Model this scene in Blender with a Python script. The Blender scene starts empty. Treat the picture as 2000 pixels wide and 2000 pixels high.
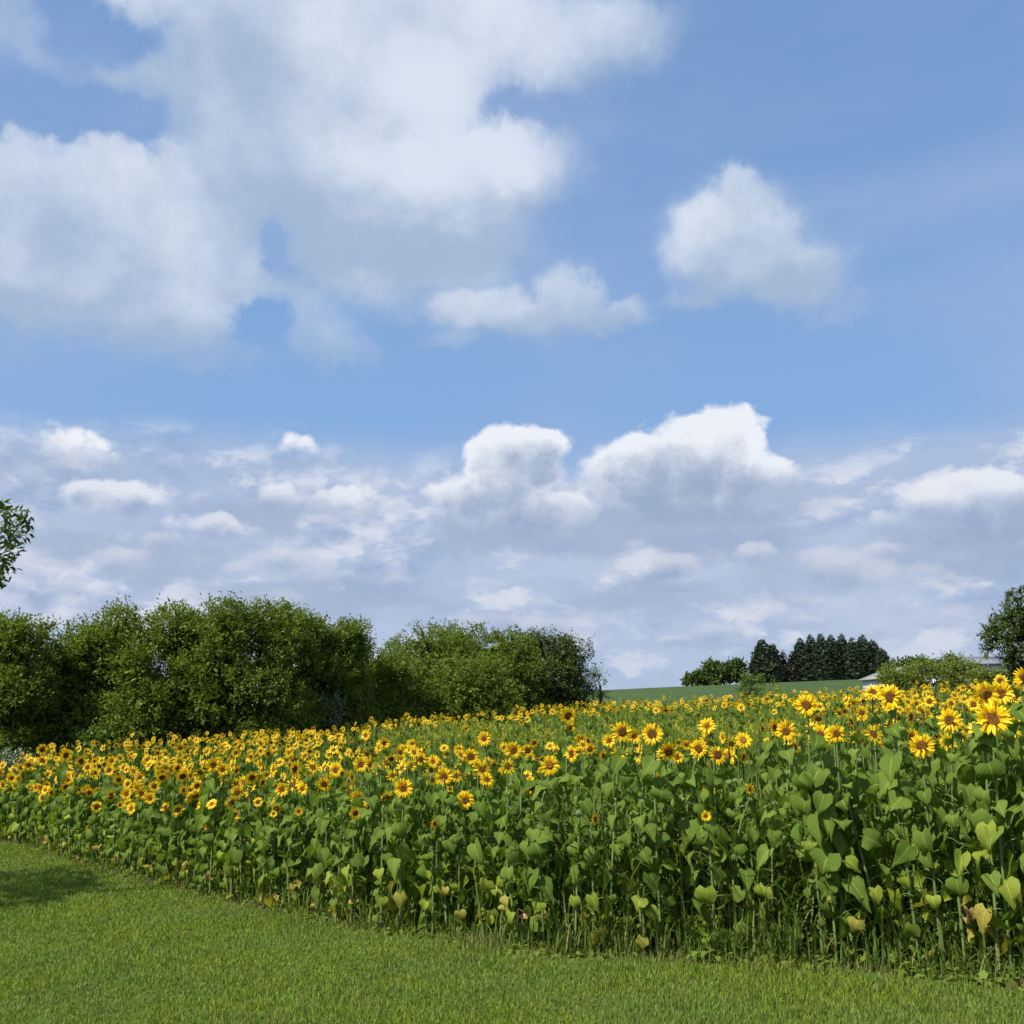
import bpy, math, random
import numpy as np
from mathutils import Vector, Matrix, Euler
R = math.radians
scn = bpy.context.scene
col = scn.collection
rng = np.random.default_rng(7)
random.seed(7)

# ---------------------------------------------------------------- camera
EYE = 1.7
PITCH = math.atan(0.2)
cam_d = bpy.data.cameras.new('camera'); cam = bpy.data.objects.new('camera', cam_d); col.objects.link(cam)
cam_d.sensor_width = 36; cam_d.lens = 36; cam_d.clip_start = 0.05; cam_d.clip_end = 3000
cam.location = (0, 0, EYE); cam.rotation_euler = (math.pi/2 + PITCH, 0, 0)
scn.camera = cam
CP, SP = math.cos(PITCH), math.sin(PITCH)
def ray(px, py):
    X = (px-1000)/2000; Y = (1000-py)/2000
    return X, CP - Y*SP, SP + Y*CP            # direction, not normalised
def azel(px, py):
    x, y, z = ray(px, py); n = math.sqrt(x*x+y*y+z*z)
    return math.atan2(x, y), math.asin(z/n)
def project(x, y, z):
    z = z-EYE
    f = y*CP + z*SP; u = -y*SP + z*CP
    return 1000+2000*x/f, 1000-2000*u/f

# ---------------------------------------------------------------- sun, sky, exposure
SUN_EL = R(50); SUN_AZ = R(-122)              # azimuth measured from +Y (away from camera) towards +X
sv = Vector((math.sin(SUN_AZ)*math.cos(SUN_EL), math.cos(SUN_AZ)*math.cos(SUN_EL), math.sin(SUN_EL)))
sl = bpy.data.lights.new('sun', 'SUN'); sl.energy = 5.0; sl.angle = R(0.53); sl.color = (1.0, 0.955, 0.87)
so = bpy.data.objects.new('sun', sl); col.objects.link(so)
so.rotation_euler = sv.to_track_quat('Z', 'Y').to_euler()
scn.view_settings.view_transform = 'Standard'; scn.view_settings.look = 'None'
scn.view_settings.gamma = 1; scn.view_settings.use_curve_mapping = False
EXPO = 0.35
scn.view_settings.exposure = EXPO

world = bpy.data.worlds.new('World'); scn.world = world; world.use_nodes = True
class NT:
    """tiny node-expression helper"""
    def __init__(s, t): s.t = t; s.l = t.links; s.n = t.nodes
    def put(s, sock, v):
        if v is None: return
        if isinstance(v, bpy.types.NodeSocket): s.l.new(v, sock)
        else: sock.default_value = v
    def m(s, op, a, b=None, c=None, clamp=False):
        n = s.n.new('ShaderNodeMath'); n.operation = op; n.use_clamp = clamp
        for i, v in enumerate((a, b, c)): s.put(n.inputs[i], v)
        return n.outputs[0]
    def v(s, op, a, b=None, scale=None):
        n = s.n.new('ShaderNodeVectorMath'); n.operation = op
        s.put(n.inputs[0], a); s.put(n.inputs[1], b)
        if scale is not None: s.put(n.inputs['Scale'], scale)
        return n.outputs['Value'] if op in ('LENGTH', 'DOT_PRODUCT', 'DISTANCE') else n.outputs[0]
    def xyz(s, x, y, z):
        n = s.n.new('ShaderNodeCombineXYZ')
        for i, q in enumerate((x, y, z)): s.put(n.inputs[i], q)
        return n.outputs[0]
    def sep(s, v):
        n = s.n.new('ShaderNodeSeparateXYZ'); s.l.new(v, n.inputs[0]); return n.outputs
    def noise(s, v, scale, detail=4, rough=.5, lac=2.0, dist=0.0, out=0):
        n = s.n.new('ShaderNodeTexNoise'); s.put(n.inputs['Vector'], v)
        n.inputs['Scale'].default_value = scale; n.inputs['Detail'].default_value = detail
        n.inputs['Roughness'].default_value = rough; n.inputs['Lacunarity'].default_value = lac
        n.inputs['Distortion'].default_value = dist
        return n.outputs[out]
    def ss(s, v, lo, hi, a=0.0, b=1.0):
        n = s.n.new('ShaderNodeMapRange'); n.interpolation_type = 'SMOOTHSTEP'
        s.put(n.inputs[0], v); s.put(n.inputs[1], lo); s.put(n.inputs[2], hi); s.put(n.inputs[3], a); s.put(n.inputs[4], b)
        return n.outputs[0]
    def lin(s, v, lo, hi, a=0.0, b=1.0):
        n = s.n.new('ShaderNodeMapRange'); s.put(n.inputs[0], v)
        s.put(n.inputs[1], lo); s.put(n.inputs[2], hi); s.put(n.inputs[3], a); s.put(n.inputs[4], b)
        return n.outputs[0]
    def mix(s, f, a, b, typ='RGBA', blend='MIX'):
        n = s.n.new('ShaderNodeMix'); n.data_type = typ
        if typ == 'RGBA': n.blend_type = blend
        k = {'RGBA': (0, 6, 7), 'FLOAT': (0, 2, 3)}[typ]
        for i, q in zip(k, (f, a, b)):
            if isinstance(q, tuple) and len(q) == 3: q = (*q, 1)
            s.put(n.inputs[i], q)
        return n.outputs[{'RGBA': 2, 'FLOAT': 0}[typ]]
def srgb(r, g, b):
    return tuple(((c/255)/12.92 if c/255 <= .04045 else ((c/255+.055)/1.055)**2.4) for c in (r, g, b))

# Cloud fields live in world directions (azimuth / elevation), so they stay put when the camera moves.
# each puff: (picture x, y of its centre, half width, half height, weight) turned into azimuth/elevation once
HIGH = [(640,60,420,130,1.0),(480,150,300,130,.9),(900,90,300,110,.9),(1180,45,140,70,.7),(1080,30,190,60,.7),(330,130,140,70,.5),
        (720,200,260,120,1.0),(560,330,300,150,1.0),(250,380,300,130,1.0),(100,500,300,120,1.1),(330,560,280,110,.9),(400,660,150,70,.6),
        (740,330,210,110,1.15),(900,350,190,80,1.1),(1000,350,90,50,.8),(800,440,220,100,1.0),(690,520,140,70,.75),
        (490,540,60,70,.8),(440,610,60,60,.7),(60,80,140,110,.68),(650,670,90,45,.5),(720,680,60,30,.4),
        (930,590,98,64,1.05),(1015,615,100,52,.95),(880,680,70,32,.55),(980,545,40,34,.55),(1110,565,62,66,.8),(1190,605,85,42,.8),
        (1455,400,80,65,.7),(1395,460,95,70,.8),(1480,480,100,78,.9),(1560,530,95,66,.8),(1420,565,110,34,.62),(1650,600,65,30,.5),(1460,345,35,40,.6),
        (-200,420,260,170,1.0),(-300,150,260,140,.8),(540,-160,500,160,.9)]
LOW = [(1000,915,95,75,1.2),(1040,870,70,40,1.1),(960,980,110,60,1.1),(1085,1000,95,45,1.0),(1010,1030,160,30,.7),
       (1250,895,85,55,1.05),(1390,870,100,65,1.2),(1330,930,190,80,1.15),(1490,925,90,55,.95),(1380,1000,190,40,.8),(1205,945,40,45,.7),(1590,910,60,40,.5),
       (1910,980,110,55,1.15),(1850,985,80,45,1.1),(1960,1040,150,50,1.0),(1900,1000,130,60,.8),
       (115,860,50,40,.75),(160,890,80,35,.7),(60,885,90,30,.45),(585,880,55,36,.55),(30,945,60,35,.35),
       (170,1020,90,40,.55),(90,1050,110,35,.4),(320,1060,50,28,.7),(500,980,90,38,.45),
       (80,1112,60,30,.7),(130,1140,80,36,.6),(220,1160,80,32,.45),(20,1150,60,40,.5),(540,1092,50,24,.85),(590,1105,70,30,.8),(680,1130,70,26,.6),(770,1135,70,30,.65),(860,1145,60,22,.5),(690,1095,60,30,.35),
       (1230,1110,60,40,.7),(1290,1130,70,36,.6),(1160,1100,50,34,.5),(1350,1135,50,30,.5),(960,1180,70,28,.6),(1080,1150,60,22,.5),(1270,1190,90,24,.5),
       (1080,1225,110,24,.8),(960,1240,90,20,.7),(1110,1270,90,24,.7),(1350,1225,50,28,.6),(1450,1235,60,35,.6),(1560,1215,30,28,.8),(1690,1180,80,30,.7),(1730,1165,25,18,.7),
       (1640,1200,60,24,.6),(1760,1130,60,26,.6),(1890,1150,70,26,.6),(1950,1120,70,30,.6),(1830,1270,50,16,.4),(700,1230,50,20,.5),(1580,1080,60,30,.4)]
_r = random.Random(5)
for _i in range(84):          # small puffs, flatter and smaller towards the horizon
    _y = 1290 - 330*_r.random()**1.2; _s = (1330-_y)/330
    _w = (26+60*_s)*(.7+.6*_r.random()); _x = _r.uniform(-60, 2060)
    if 740 < _x < 1700 and _y < 1085: continue
    LOW.append((_x, _y, _w, _w*_r.uniform(.32, .55), _r.uniform(.65, .95)))
HOLES_H = [(200,50,80,50,.7),(140,225,150,34,.8),(30,150,80,50,.3),(545,490,30,50,.6),(510,640,45,28,.6),(990,230,50,24,.4)]
def field_group(name, puffs, warp, rough, amp, nscale, generic, sx=1.0, billow=0.0):
    g = bpy.data.node_groups.new(name, 'ShaderNodeTree')
    g.interface.new_socket('Direction', in_out='INPUT', socket_type='NodeSocketVector')
    g.interface.new_socket('Density', in_out='OUTPUT', socket_type='NodeSocketFloat')
    g.interface.new_socket('Height', in_out='OUTPUT', socket_type='NodeSocketFloat')
    t = NT(g); gi = g.nodes.new('NodeGroupInput'); go = g.nodes.new('NodeGroupOutput')
    d = t.v('NORMALIZE', gi.outputs[0])
    x, y, z = t.sep(d)
    az = t.m('ARCTAN2', x, y); el = t.m('ARCSINE', z)
    p3 = t.xyz(az, t.m('MULTIPLY', el, sx), t.m('MULTIPLY', t.m('ABSOLUTE', az), .2))
    w = t.v('SUBTRACT', t.noise(p3, 7, 5, .6, out=1), (.5, .5, .5))
    w2 = t.v('SUBTRACT', t.noise(p3, 40, 4, .6, out=1), (.5, .5, .5))
    pw = t.v('ADD', t.v('ADD', t.xyz(az, el, 0.0), t.v('SCALE', w, scale=warp)), t.v('SCALE', w2, scale=warp*.3))
    ax, ay, _ = t.sep(pw)
    best = None; hsum = None; wsum = None
    for (px, py, rx, ry, wt) in puffs:
        a, e = azel(px, py)
        ca = math.cos(e)
        dx = t.m('MULTIPLY', t.m('SUBTRACT', ax, a), ca*2000/rx*.93); dy = t.m('MULTIPLY', t.m('SUBTRACT', ay, e), 2000/ry*.93)
        r2 = t.m('MULTIPLY_ADD', dx, dx, t.m('MULTIPLY', dy, dy))
        f = t.m('MULTIPLY', t.m('DIVIDE', 1.0, t.m('MULTIPLY_ADD', r2, r2, 1.0)), wt)     # wt / (1 + r^4)
        best = f if best is None else t.m('SMOOTH_MAX', best, f, .25)
        wh = t.m('MULTIPLY', f, f); h = t.m('MULTIPLY', wh, dy)
        hsum = h if hsum is None else t.m('ADD', hsum, h); wsum = wh if wsum is None else t.m('ADD', wsum, wh)
    for (px, py, rx, ry, wt) in (HOLES_H if puffs is HIGH else []):
        a, e = azel(px, py)
        dx = t.m('MULTIPLY', t.m('SUBTRACT', ax, a), math.cos(e)*2000/rx*.93); dy = t.m('MULTIPLY', t.m('SUBTRACT', ay, e), 2000/ry*.93)
        r2 = t.m('MULTIPLY_ADD', dx, dx, t.m('MULTIPLY', dy, dy))
        best = t.m('SUBTRACT', best, t.m('MULTIPLY', t.m('DIVIDE', 1.0, t.m('MULTIPLY_ADD', r2, r2, 1.0)), wt))
    # clouds of the same kind in the rest of the sky
    gen = t.m('MULTIPLY', t.ss(t.noise(p3, generic, 5, .55), .47, .66), .9)
    inside = t.m('MULTIPLY', t.ss(t.m('ABSOLUTE', az), .50, .68, 1.0, 0.0), t.ss(el, .68, .85, 1.0, 0.0))
    gen = t.m('MULTIPLY', gen, t.m('SUBTRACT', 1.0, inside))
    best = t.m('MAXIMUM', best, gen)
    fb = t.m('SUBTRACT', t.noise(t.v('ADD', p3, t.v('SCALE', w, scale=.03)), nscale, 8, rough), .5)
    D = t.m('MULTIPLY_ADD', fb, amp, t.m('SUBTRACT', best, .43 if billow else .5))
    if billow:
        vo = g.nodes.new('ShaderNodeTexVoronoi'); vo.feature = 'F1'; vo.inputs['Scale'].default_value = 19
        vo.inputs['Detail'].default_value = 3; vo.inputs['Roughness'].default_value = .55
        g.links.new(t.v('ADD', p3, t.v('SCALE', w2, scale=.02)), vo.inputs['Vector'])
        D = t.m('SUBTRACT', D, t.ss(best, .26, .0, 0.0, .7))
        D = t.m('ADD', D, t.m('MULTIPLY', t.m('SUBTRACT', .58, vo.outputs['Distance']), billow))
    g.links.new(D, go.inputs[0])
    g.links.new(t.m('DIVIDE', hsum, t.m('ADD', wsum, .05)), go.inputs[1])
    return g
gh = field_group('high_clouds', HIGH, .10, .55, .8, 7, 2.2)
gl = field_group('low_clouds', LOW, .022, .62, .42, 26, 7.0, 1.25, .42)
w = NT(world.node_tree)
for n in list(w.n): w.n.remove(n)
tc = w.n.new('ShaderNodeTexCoord'); D0 = tc.outputs['Generated']
sky = w.n.new('ShaderNodeTexSky'); sky.sky_type = 'NISHITA'; sky.sun_disc = False
sky.sun_elevation = SUN_EL; sky.sun_rotation = SUN_AZ
sky.air_density = 1.0; sky.dust_density = 1.6; sky.ozone_density = 1.0; sky.altitude = 200
SKY = 0.10
def rad(r, g, b): return tuple(c/SKY/2**EXPO for c in srgb(r, g, b))
_, _, dz = w.sep(w.v('NORMALIZE', D0))
el = w.m('ARCSINE', dz)
def call(g, off=(0, 0, 0)):
    n = w.n.new('ShaderNodeGroup'); n.node_tree = g
    w.l.new(w.v('ADD', w.v('NORMALIZE', D0), off), n.inputs[0]); return n.outputs
dn = w.v('NORMALIZE', D0); sx_, sy_, sz_ = w.sep(dn)
az = w.m('ARCTAN2', sx_, sy_)
pe = w.xyz(az, w.m('MULTIPLY', el, 1.9), w.m('MULTIPLY', w.m('ABSOLUTE', az), .2))
grad = w.mix(w.ss(el, .2, .72), rad(140, 181, 230), rad(122, 160, 212))
base = w.mix(.8, w.mix(1.0, sky.outputs[0], (.70, .85, .97), blend='MULTIPLY'), grad)
# thin milky cirrus, drawn out sideways
cir = w.noise(w.xyz(az, w.m('MULTIPLY', el, 2.6), 3.0), 2.2, 7, .5, dist=.5)
base = w.mix(w.m('MULTIPLY', w.ss(cir, .38, .70), .6), base, rad(158, 180, 220))
# pale lavender veil of far cloud low over the horizon, lumpy with lit tops
veil_n = w.noise(pe, 3.2, 5, .5)
ve = w.m('ADD', el, w.m('MULTIPLY', w.m('SUBTRACT', veil_n, .5), .15))
veil = w.ss(ve, .215, .275, 1.0, 0.0)
veiled = w.mix(w.ss(veil_n, .38, .62), rad(172, 190, 221), rad(191, 202, 224))
dk = w.v('SCALE', w.v('SUBTRACT', w.noise(pe, 30, 3, .6, out=1), (.5, .5, .5)), scale=.03)
pk = w.v('ADD', pe, dk)
k0 = w.noise(pk, 8.5, 6, .55); k1 = w.noise(w.v('ADD', pk, (-.010, .035, 0)), 8.5, 6, .55)
klit = w.m('SUBTRACT', k0, k1)
kmask = w.ss(k0, .44, .56)
veiled = w.mix(w.m('MULTIPLY', kmask, w.ss(klit, -.01, .10)), veiled, rad(220, 224, 236))
veiled = w.mix(w.m('MULTIPLY', w.ss(k0, .42, .56), w.ss(klit, .02, -.10, 0.0, .95)), veiled, rad(155, 174, 207))
base = w.mix(w.m('MULTIPLY', veil, .92), base, veiled)
base = w.mix(w.ss(el, .03, .12, .45, 0.0), base, rad(188, 202, 224))
BASES = [(1010,1045,150,34,.9),(1110,1035,90,40,.7),(1310,1020,190,48,1.0),(1450,985,130,50,.7),(1900,1065,150,42,.9),(115,905,110,22,.5),(585,905,70,20,.4),(170,1065,140,32,.6),(500,1005,110,26,.7),(330,1100,110,36,.6),(640,1170,240,30,.6),(1250,1165,170,30,.6),(1600,1130,170,40,.5),(1000,1215,160,22,.5)]
wrp = w.v('SCALE', w.v('SUBTRACT', w.noise(pe, 14, 6, .62, out=1), (.5, .5, .5)), scale=.075)
TONES = [(720,320,130,60,.40),(900,330,110,50,.35),(1010,350,70,30,.3),(330,330,70,40,.25),(80,540,170,60,.35),(600,70,130,70,.2),(470,560,40,60,.2),(240,400,140,60,.15),(960,590,80,40,.2),(1440,420,60,50,.15),
         (720,510,190,50,-.36),(330,550,120,50,-.30),(510,350,90,60,-.25),(650,205,90,50,-.3),(330,660,180,45,-.4),(950,670,120,35,-.3),(1480,570,140,30,-.2),(850,460,120,40,-.25),(60,650,160,30,-.25)]
def high(under, eps):
    h0 = call(gh, (eps, 0, 0))
    q = w.v('ADD', dn, (3+eps, 1, 2))
    s1 = w.noise(q, 4.0, 6, .55); s2 = w.noise(w.v('ADD', q, (-.03, 0, .05)), 4.0, 6, .55)
    sh = w.m('ADD', .50, w.m('MULTIPLY', w.m('SUBTRACT', s1, s2), 2.2))
    sh = w.m('ADD', sh, w.m('MULTIPLY', w.m('SUBTRACT', s1, .5), .9))
    sh = w.m('ADD', sh, w.m('MULTIPLY', h0[1], .45))
    ex, ey, _q = w.sep(w.v('ADD', w.v('ADD', w.xyz(az, el, 0.0), w.v('SCALE', wrp, scale=1.0)), (eps, 0, 0)))
    for (px, py, rx, ry, wt) in TONES:
        a_, e_ = azel(px, py)
        dx = w.m('MULTIPLY', w.m('SUBTRACT', ex, a_), math.cos(e_)*2000/rx*.8); dy = w.m('MULTIPLY', w.m('SUBTRACT', ey, e_), 2000/ry*.8)
        r2 = w.m('MULTIPLY_ADD', dx, dx, w.m('MULTIPLY', dy, dy))
        sh = w.m('ADD', sh, w.m('MULTIPLY', w.m('DIVIDE', 1.0, w.m('ADD', w.m('MULTIPLY', r2, 1.3), 1.0)), wt*.9))
    sh = w.m('MAXIMUM', w.m('MINIMUM', sh, 1.15), 0.0)
    hc = w.mix(w.ss(sh, .05, 1.05), rad(166, 186, 214), rad(220, 229, 243))
    a = w.ss(h0[0], -.26, .40)
    return w.mix(w.m('MULTIPLY', a, .95), under, hc)
bx_, by_, _b = w.sep(w.v('ADD', w.xyz(az, el, 0.0), wrp))
bsum = None
for (px, py, rx, ry, wt) in BASES:
    a_, e_ = azel(px, py)
    dx = w.m('MULTIPLY', w.m('SUBTRACT', bx_, a_), math.cos(e_)*2000/rx*.8); dy = w.m('MULTIPLY', w.m('SUBTRACT', by_, e_), 2000/ry*.8)
    r2 = w.m('MULTIPLY_ADD', dx, dx, w.m('MULTIPLY', dy, dy))
    f = w.m('MULTIPLY', w.m('DIVIDE', 1.0, w.m('MULTIPLY_ADD', r2, r2, 1.0)), wt)
    bsum = f if bsum is None else w.m('MAXIMUM', bsum, f)
base = w.mix(w.m('MULTIPLY', w.ss(bsum, .12, .75), .85), base, rad(161, 179, 208))
def low(under, eps):
    l0 = call(gl, (eps, 0, 0))
    q = w.v('ADD', dn, (1+eps, 2, 2))
    s1 = w.noise(q, 13, 7, .62); s2 = w.noise(w.v('ADD', q, (-.010, 0, .018)), 13, 7, .62)
    sh = w.m('ADD', w.m('MULTIPLY_ADD', l0[1], 1.0, w.mix(w.ss(l0[0], .0, .55), .66, .34, 'FLOAT')), w.m('MULTIPLY', w.m('SUBTRACT', s1, s2), 1.35), clamp=True)
    strength = w.ss(el, .13, .25)
    top = w.mix(strength, rad(209, 215, 229), rad(240, 243, 250))
    bot = w.mix(strength, rad(150, 169, 202), rad(152, 172, 202))
    lc = w.mix(w.ss(sh, .0, .85), bot, top)
    a = w.m('MULTIPLY', w.ss(l0[0], -.17, w.m('ADD', w.mix(w.ss(l0[1], -.5, .5), .46, .09, 'FLOAT'), w.ss(el, .22, .10, 0.0, .22))), w.ss(l0[1], -2.0, -.8))
    return w.mix(w.m('MULTIPLY', a, w.mix(strength, .62, .95, 'FLOAT')), under, lc)
def bgn(c):
    b = w.n.new('ShaderNodeBackground'); b.inputs[1].default_value = SKY; w.put(b.inputs[0], c if not isinstance(c, tuple) else (*c, 1)); return b.outputs[0]
def mixs(f, a, b):
    n = w.n.new('ShaderNodeMixShader'); w.l.new(f, n.inputs[0]); w.l.new(a, n.inputs[1]); w.l.new(b, n.inputs[2]); return n.outputs[0]
both = low(high(base, 1e-6), 1e-6)
s_sky = mixs(w.m('GREATER_THAN', el, .375), mixs(w.m('GREATER_THAN', el, .225), bgn(low(base, 0.0)), bgn(both)), bgn(high(base, 0.0)))
out = mixs(w.m('GREATER_THAN', el, -.01), bgn(rad(110, 120, 105)), s_sky)
wo = w.n.new('ShaderNodeOutputWorld'); w.l.new(out, wo.inputs[0])
world.cycles.sampling_method = 'MANUAL'; world.cycles.sample_map_resolution = 256

# ---------------------------------------------------------------- helpers
def sstep(a, b, x):
    t = np.clip((np.asarray(x, float)-a)/(b-a), 0, 1); return t*t*(3-2*t)
def tz(x, y):
    x = np.asarray(x, float); y = np.asarray(y, float)
    yy = np.clip(y, -30, 250); xx = 160*np.tanh(x/160)
    z = .022*(yy-6) + .045*xx*sstep(-10, 6, y+4) + 1.7*sstep(90, 235, yy)
    z = z + .035*np.sin(x*.9+1)*np.sin(y*.7)*.4 + .02*np.sin(x*.31+y*.43)
    over = np.clip(y-252, 0, None)
    return z - np.minimum(over*.05, 22 + 0*over) - np.minimum(np.clip(-x-120, 0, None)*.02, 4)
def ground_hit(px, py):
    X, Yd, Z = ray(px, py); t = 1.0
    for _ in range(60): t = t + (EYE + Z*t - float(tz(X*t, Yd*t)))/(-Z+.02)*.8
    return X*t, Yd*t
EDGE_PX = [(-500,1598),(-150,1625),(0,1645),(75,1657),(150,1686),(250,1712),(330,1732),(450,1763),(560,1783),(700,1815),(860,1832),(1000,1860),(1100,1866),(1280,1870),(1400,1876),(1600,1893),(1800,1902),(2000,1926),(2300,1958),(2800,1990)]
_e = [ground_hit(*p) for p in EDGE_PX]
EU = np.array([x/y for x, y in _e]); EYd = np.array([y for x, y in _e])
def edge(u): return np.interp(u, EU, EYd)
_b = [(-500,16.5),(-150,16.5),(0,17),(50,19),(100,25),(200,28),(400,31),(700,38),(900,44),(1150,48),(1300,44),(1500,44),(2300,46),(2800,46)]
BU = np.array([(p-1000)/2000 for p, d in _b]); BD = np.array([d for p, d in _b])
def back(u): return np.interp(u, BU, BD)

def mesh_np(name, V, F, mats, MI=None, smooth=False):
    """V (n,3), F (m,3) triangles -> mesh data"""
    me = bpy.data.meshes.new(name)
    V = np.ascontiguousarray(V, dtype=np.float32); F = np.ascontiguousarray(F, dtype=np.int32)
    me.vertices.add(len(V)); me.vertices.foreach_set('co', V.ravel())
    me.loops.add(F.size); me.loops.foreach_set('vertex_index', F.ravel())
    me.polygons.add(len(F)); me.polygons.foreach_set('loop_start', np.arange(0, F.size, 3, dtype=np.int32))
    for m in (mats if isinstance(mats, (list, tuple)) else [mats]): me.materials.append(m)
    if MI is not None: me.polygons.foreach_set('material_index', np.ascontiguousarray(MI, dtype=np.int32))
    if smooth: me.polygons.foreach_set('use_smooth', np.ones(len(F), bool))
    me.update(calc_edges=True)
    return me
def link(name, me, parent=None, loc=None, rot=None, scale=None):
    o = bpy.data.objects.new(name, me); col.objects.link(o)
    if parent: o.parent = parent
    if loc is not None: o.location = loc
    if rot is not None: o.rotation_euler = rot
    if scale is not None: o.scale = scale if hasattr(scale, '__len__') else (scale,)*3
    return o
def tag(o, label=None, cat=None, group=None, kind=None):
    if label: o['label'] = label
    if cat: o['category'] = cat
    if group: o['group'] = group
    if kind: o['kind'] = kind
    return o
class Acc:
    """collects triangle templates placed by many transforms"""
    def __init__(s): s.V = []; s.F = []; s.M = []; s.n = 0
    def add(s, T, pos, rot, scale):
        """T=(V,F,M); pos (k,3), rot (k,3,3), scale (k,) or (k,3)"""
        V, F, M = T; k = len(pos)
        if k == 0: return
        sc = np.asarray(scale, float)
        sc = sc[:, None, None] if sc.ndim == 1 else sc[:, None, :]
        P = np.einsum('kij,knj->kni', rot, V[None]*sc) + np.asarray(pos)[:, None, :]
        s.V.append(P.reshape(-1, 3))
        s.F.append((F[None] + (s.n + np.arange(k)*len(V))[:, None, None]).reshape(-1, 3))
        s.M.append(np.tile(M, k)); s.n += k*len(V)
    def raw(s, V, F, m=0):
        s.V.append(np.asarray(V, float)); s.F.append(np.asarray(F)+s.n); s.M.append(np.full(len(F), m)); s.n += len(V)
    def T(s): return np.concatenate(s.V), np.concatenate(s.F), np.concatenate(s.M)
    def mesh(s, name, mats, smooth=False):
        V, F, M = s.T(); return mesh_np(name, V, F, mats, M, smooth)
def rotz(a):
    a = np.atleast_1d(np.asarray(a, float)); c, s_ = np.cos(a), np.sin(a); z = np.zeros_like(a); o = z+1
    return np.stack([np.stack([c, -s_, z], -1), np.stack([s_, c, z], -1), np.stack([z, z, o], -1)], -2)
def rotx(a):
    a = np.atleast_1d(np.asarray(a, float)); c, s_ = np.cos(a), np.sin(a); z = np.zeros_like(a); o = z+1
    return np.stack([np.stack([o, z, z], -1), np.stack([z, c, -s_], -1), np.stack([z, s_, c], -1)], -2)
def roty(a):
    a = np.atleast_1d(np.asarray(a, float)); c, s_ = np.cos(a), np.sin(a); z = np.zeros_like(a); o = z+1
    return np.stack([np.stack([c, z, s_], -1), np.stack([z, o, z], -1), np.stack([-s_, z, c], -1)], -2)
def tube(path, rads, n=5):
    """triangle tube along a path"""
    path = np.asarray(path, float); k = len(path); V = []; F = []
    for i in range(k):
        d = path[min(i+1, k-1)] - path[max(i-1, 0)]; d = d/ (np.linalg.norm(d)+1e-9)
        a = np.cross(d, [0.31, 1, .12]); a /= np.linalg.norm(a)+1e-9; b = np.cross(d, a)
        for j in range(n):
            t = 2*math.pi*j/n; V.append(path[i] + rads[i]*(a*math.cos(t)+b*math.sin(t)))
    for i in range(k-1):
        for j in range(n):
            p = i*n+j; q = i*n+(j+1) % n; F += [(p, q, q+n), (p, q+n, p+n)]
    V.append(path[-1]); c = len(V)-1
    F += [((k-1)*n+j, (k-1)*n+(j+1) % n, c) for j in range(n)]
    return np.array(V), np.array(F)

# ---------------------------------------------------------------- materials
def leafmat(name, c1, c2, trans=.35, rough=.55, spec=.3, per='island', c3=None, tcol=None, noise_s=0.0, spots=None, bump=0, veins=False):
    m = bpy.data.materials.new(name); m.use_nodes = True
    t = NT(m.node_tree)
    for n in list(t.n): t.n.remove(n)
    if per == 'island': r = t.n.new('ShaderNodeNewGeometry').outputs['Random Per Island']
    else: r = t.n.new('ShaderNodeObjectInfo').outputs['Random']
    c = t.mix(r, c1, c2)
    if c3 is not None: c = t.mix(t.ss(r, .86, .93), c, c3)
    pos = t.n.new('ShaderNodeNewGeometry').outputs['Position']
    if noise_s:
        nz = t.noise(pos, noise_s, 3, .6)
        c = t.mix(t.lin(nz, .3, .7, .35, 0), c, tuple(x*.55 for x in c1))
    if spots:
        oc = t.n.new('ShaderNodeTexCoord').outputs['Object']
        nz = t.noise(oc, 14, 4, .6)
        c = t.mix(t.ss(nz, spots[0], spots[0]+.12), c, spots[1])
    if veins:
        at = t.n.new('ShaderNodeAttribute'); at.attribute_name = 'blade'
        s_, w_, _ = t.sep(at.outputs['Vector']); aw = t.m('ABSOLUTE', w_)
        side = t.m('ABSOLUTE', t.m('SUBTRACT', t.m('FRACT', t.m('MULTIPLY', t.m('SUBTRACT', s_, t.m('MULTIPLY', aw, .55)), 5.5)), .5))
        vn = t.m('MAXIMUM', t.ss(aw, .09, .02), t.m('MULTIPLY', t.ss(side, .09, .02), .6))
        c = t.mix(t.m('MULTIPLY', vn, .45), c, tuple(min(1, q*1.9) for q in c2))
    p = t.n.new('ShaderNodeBsdfPrincipled'); p.inputs['Roughness'].default_value = rough
    p.inputs['Specular IOR Level'].default_value = spec
    t.l.new(c, p.inputs['Base Color'])
    if bump:
        b = t.n.new('ShaderNodeBump'); b.inputs['Strength'].default_value = .5; b.inputs['Distance'].default_value = bump
        t.l.new(t.noise(t.n.new('ShaderNodeTexCoord').outputs['Object'], 40, 3, .6), b.inputs['Height']); t.l.new(b.outputs[0], p.inputs['Normal'])
    o = t.n.new('ShaderNodeOutputMaterial')
    if trans:
        tr = t.n.new('ShaderNodeBsdfTranslucent')
        t.l.new(t.mix(1.0, c, tcol or (1.25, 1.35, .55), blend='MULTIPLY'), tr.inputs[0])
        mx = t.n.new('ShaderNodeMixShader'); mx.inputs[0].default_value = trans
        t.l.new(p.outputs[0], mx.inputs[1]); t.l.new(tr.outputs[0], mx.inputs[2]); t.l.new(mx.outputs[0], o.inputs[0])
    else: t.l.new(p.outputs[0], o.inputs[0])
    return m
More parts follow.
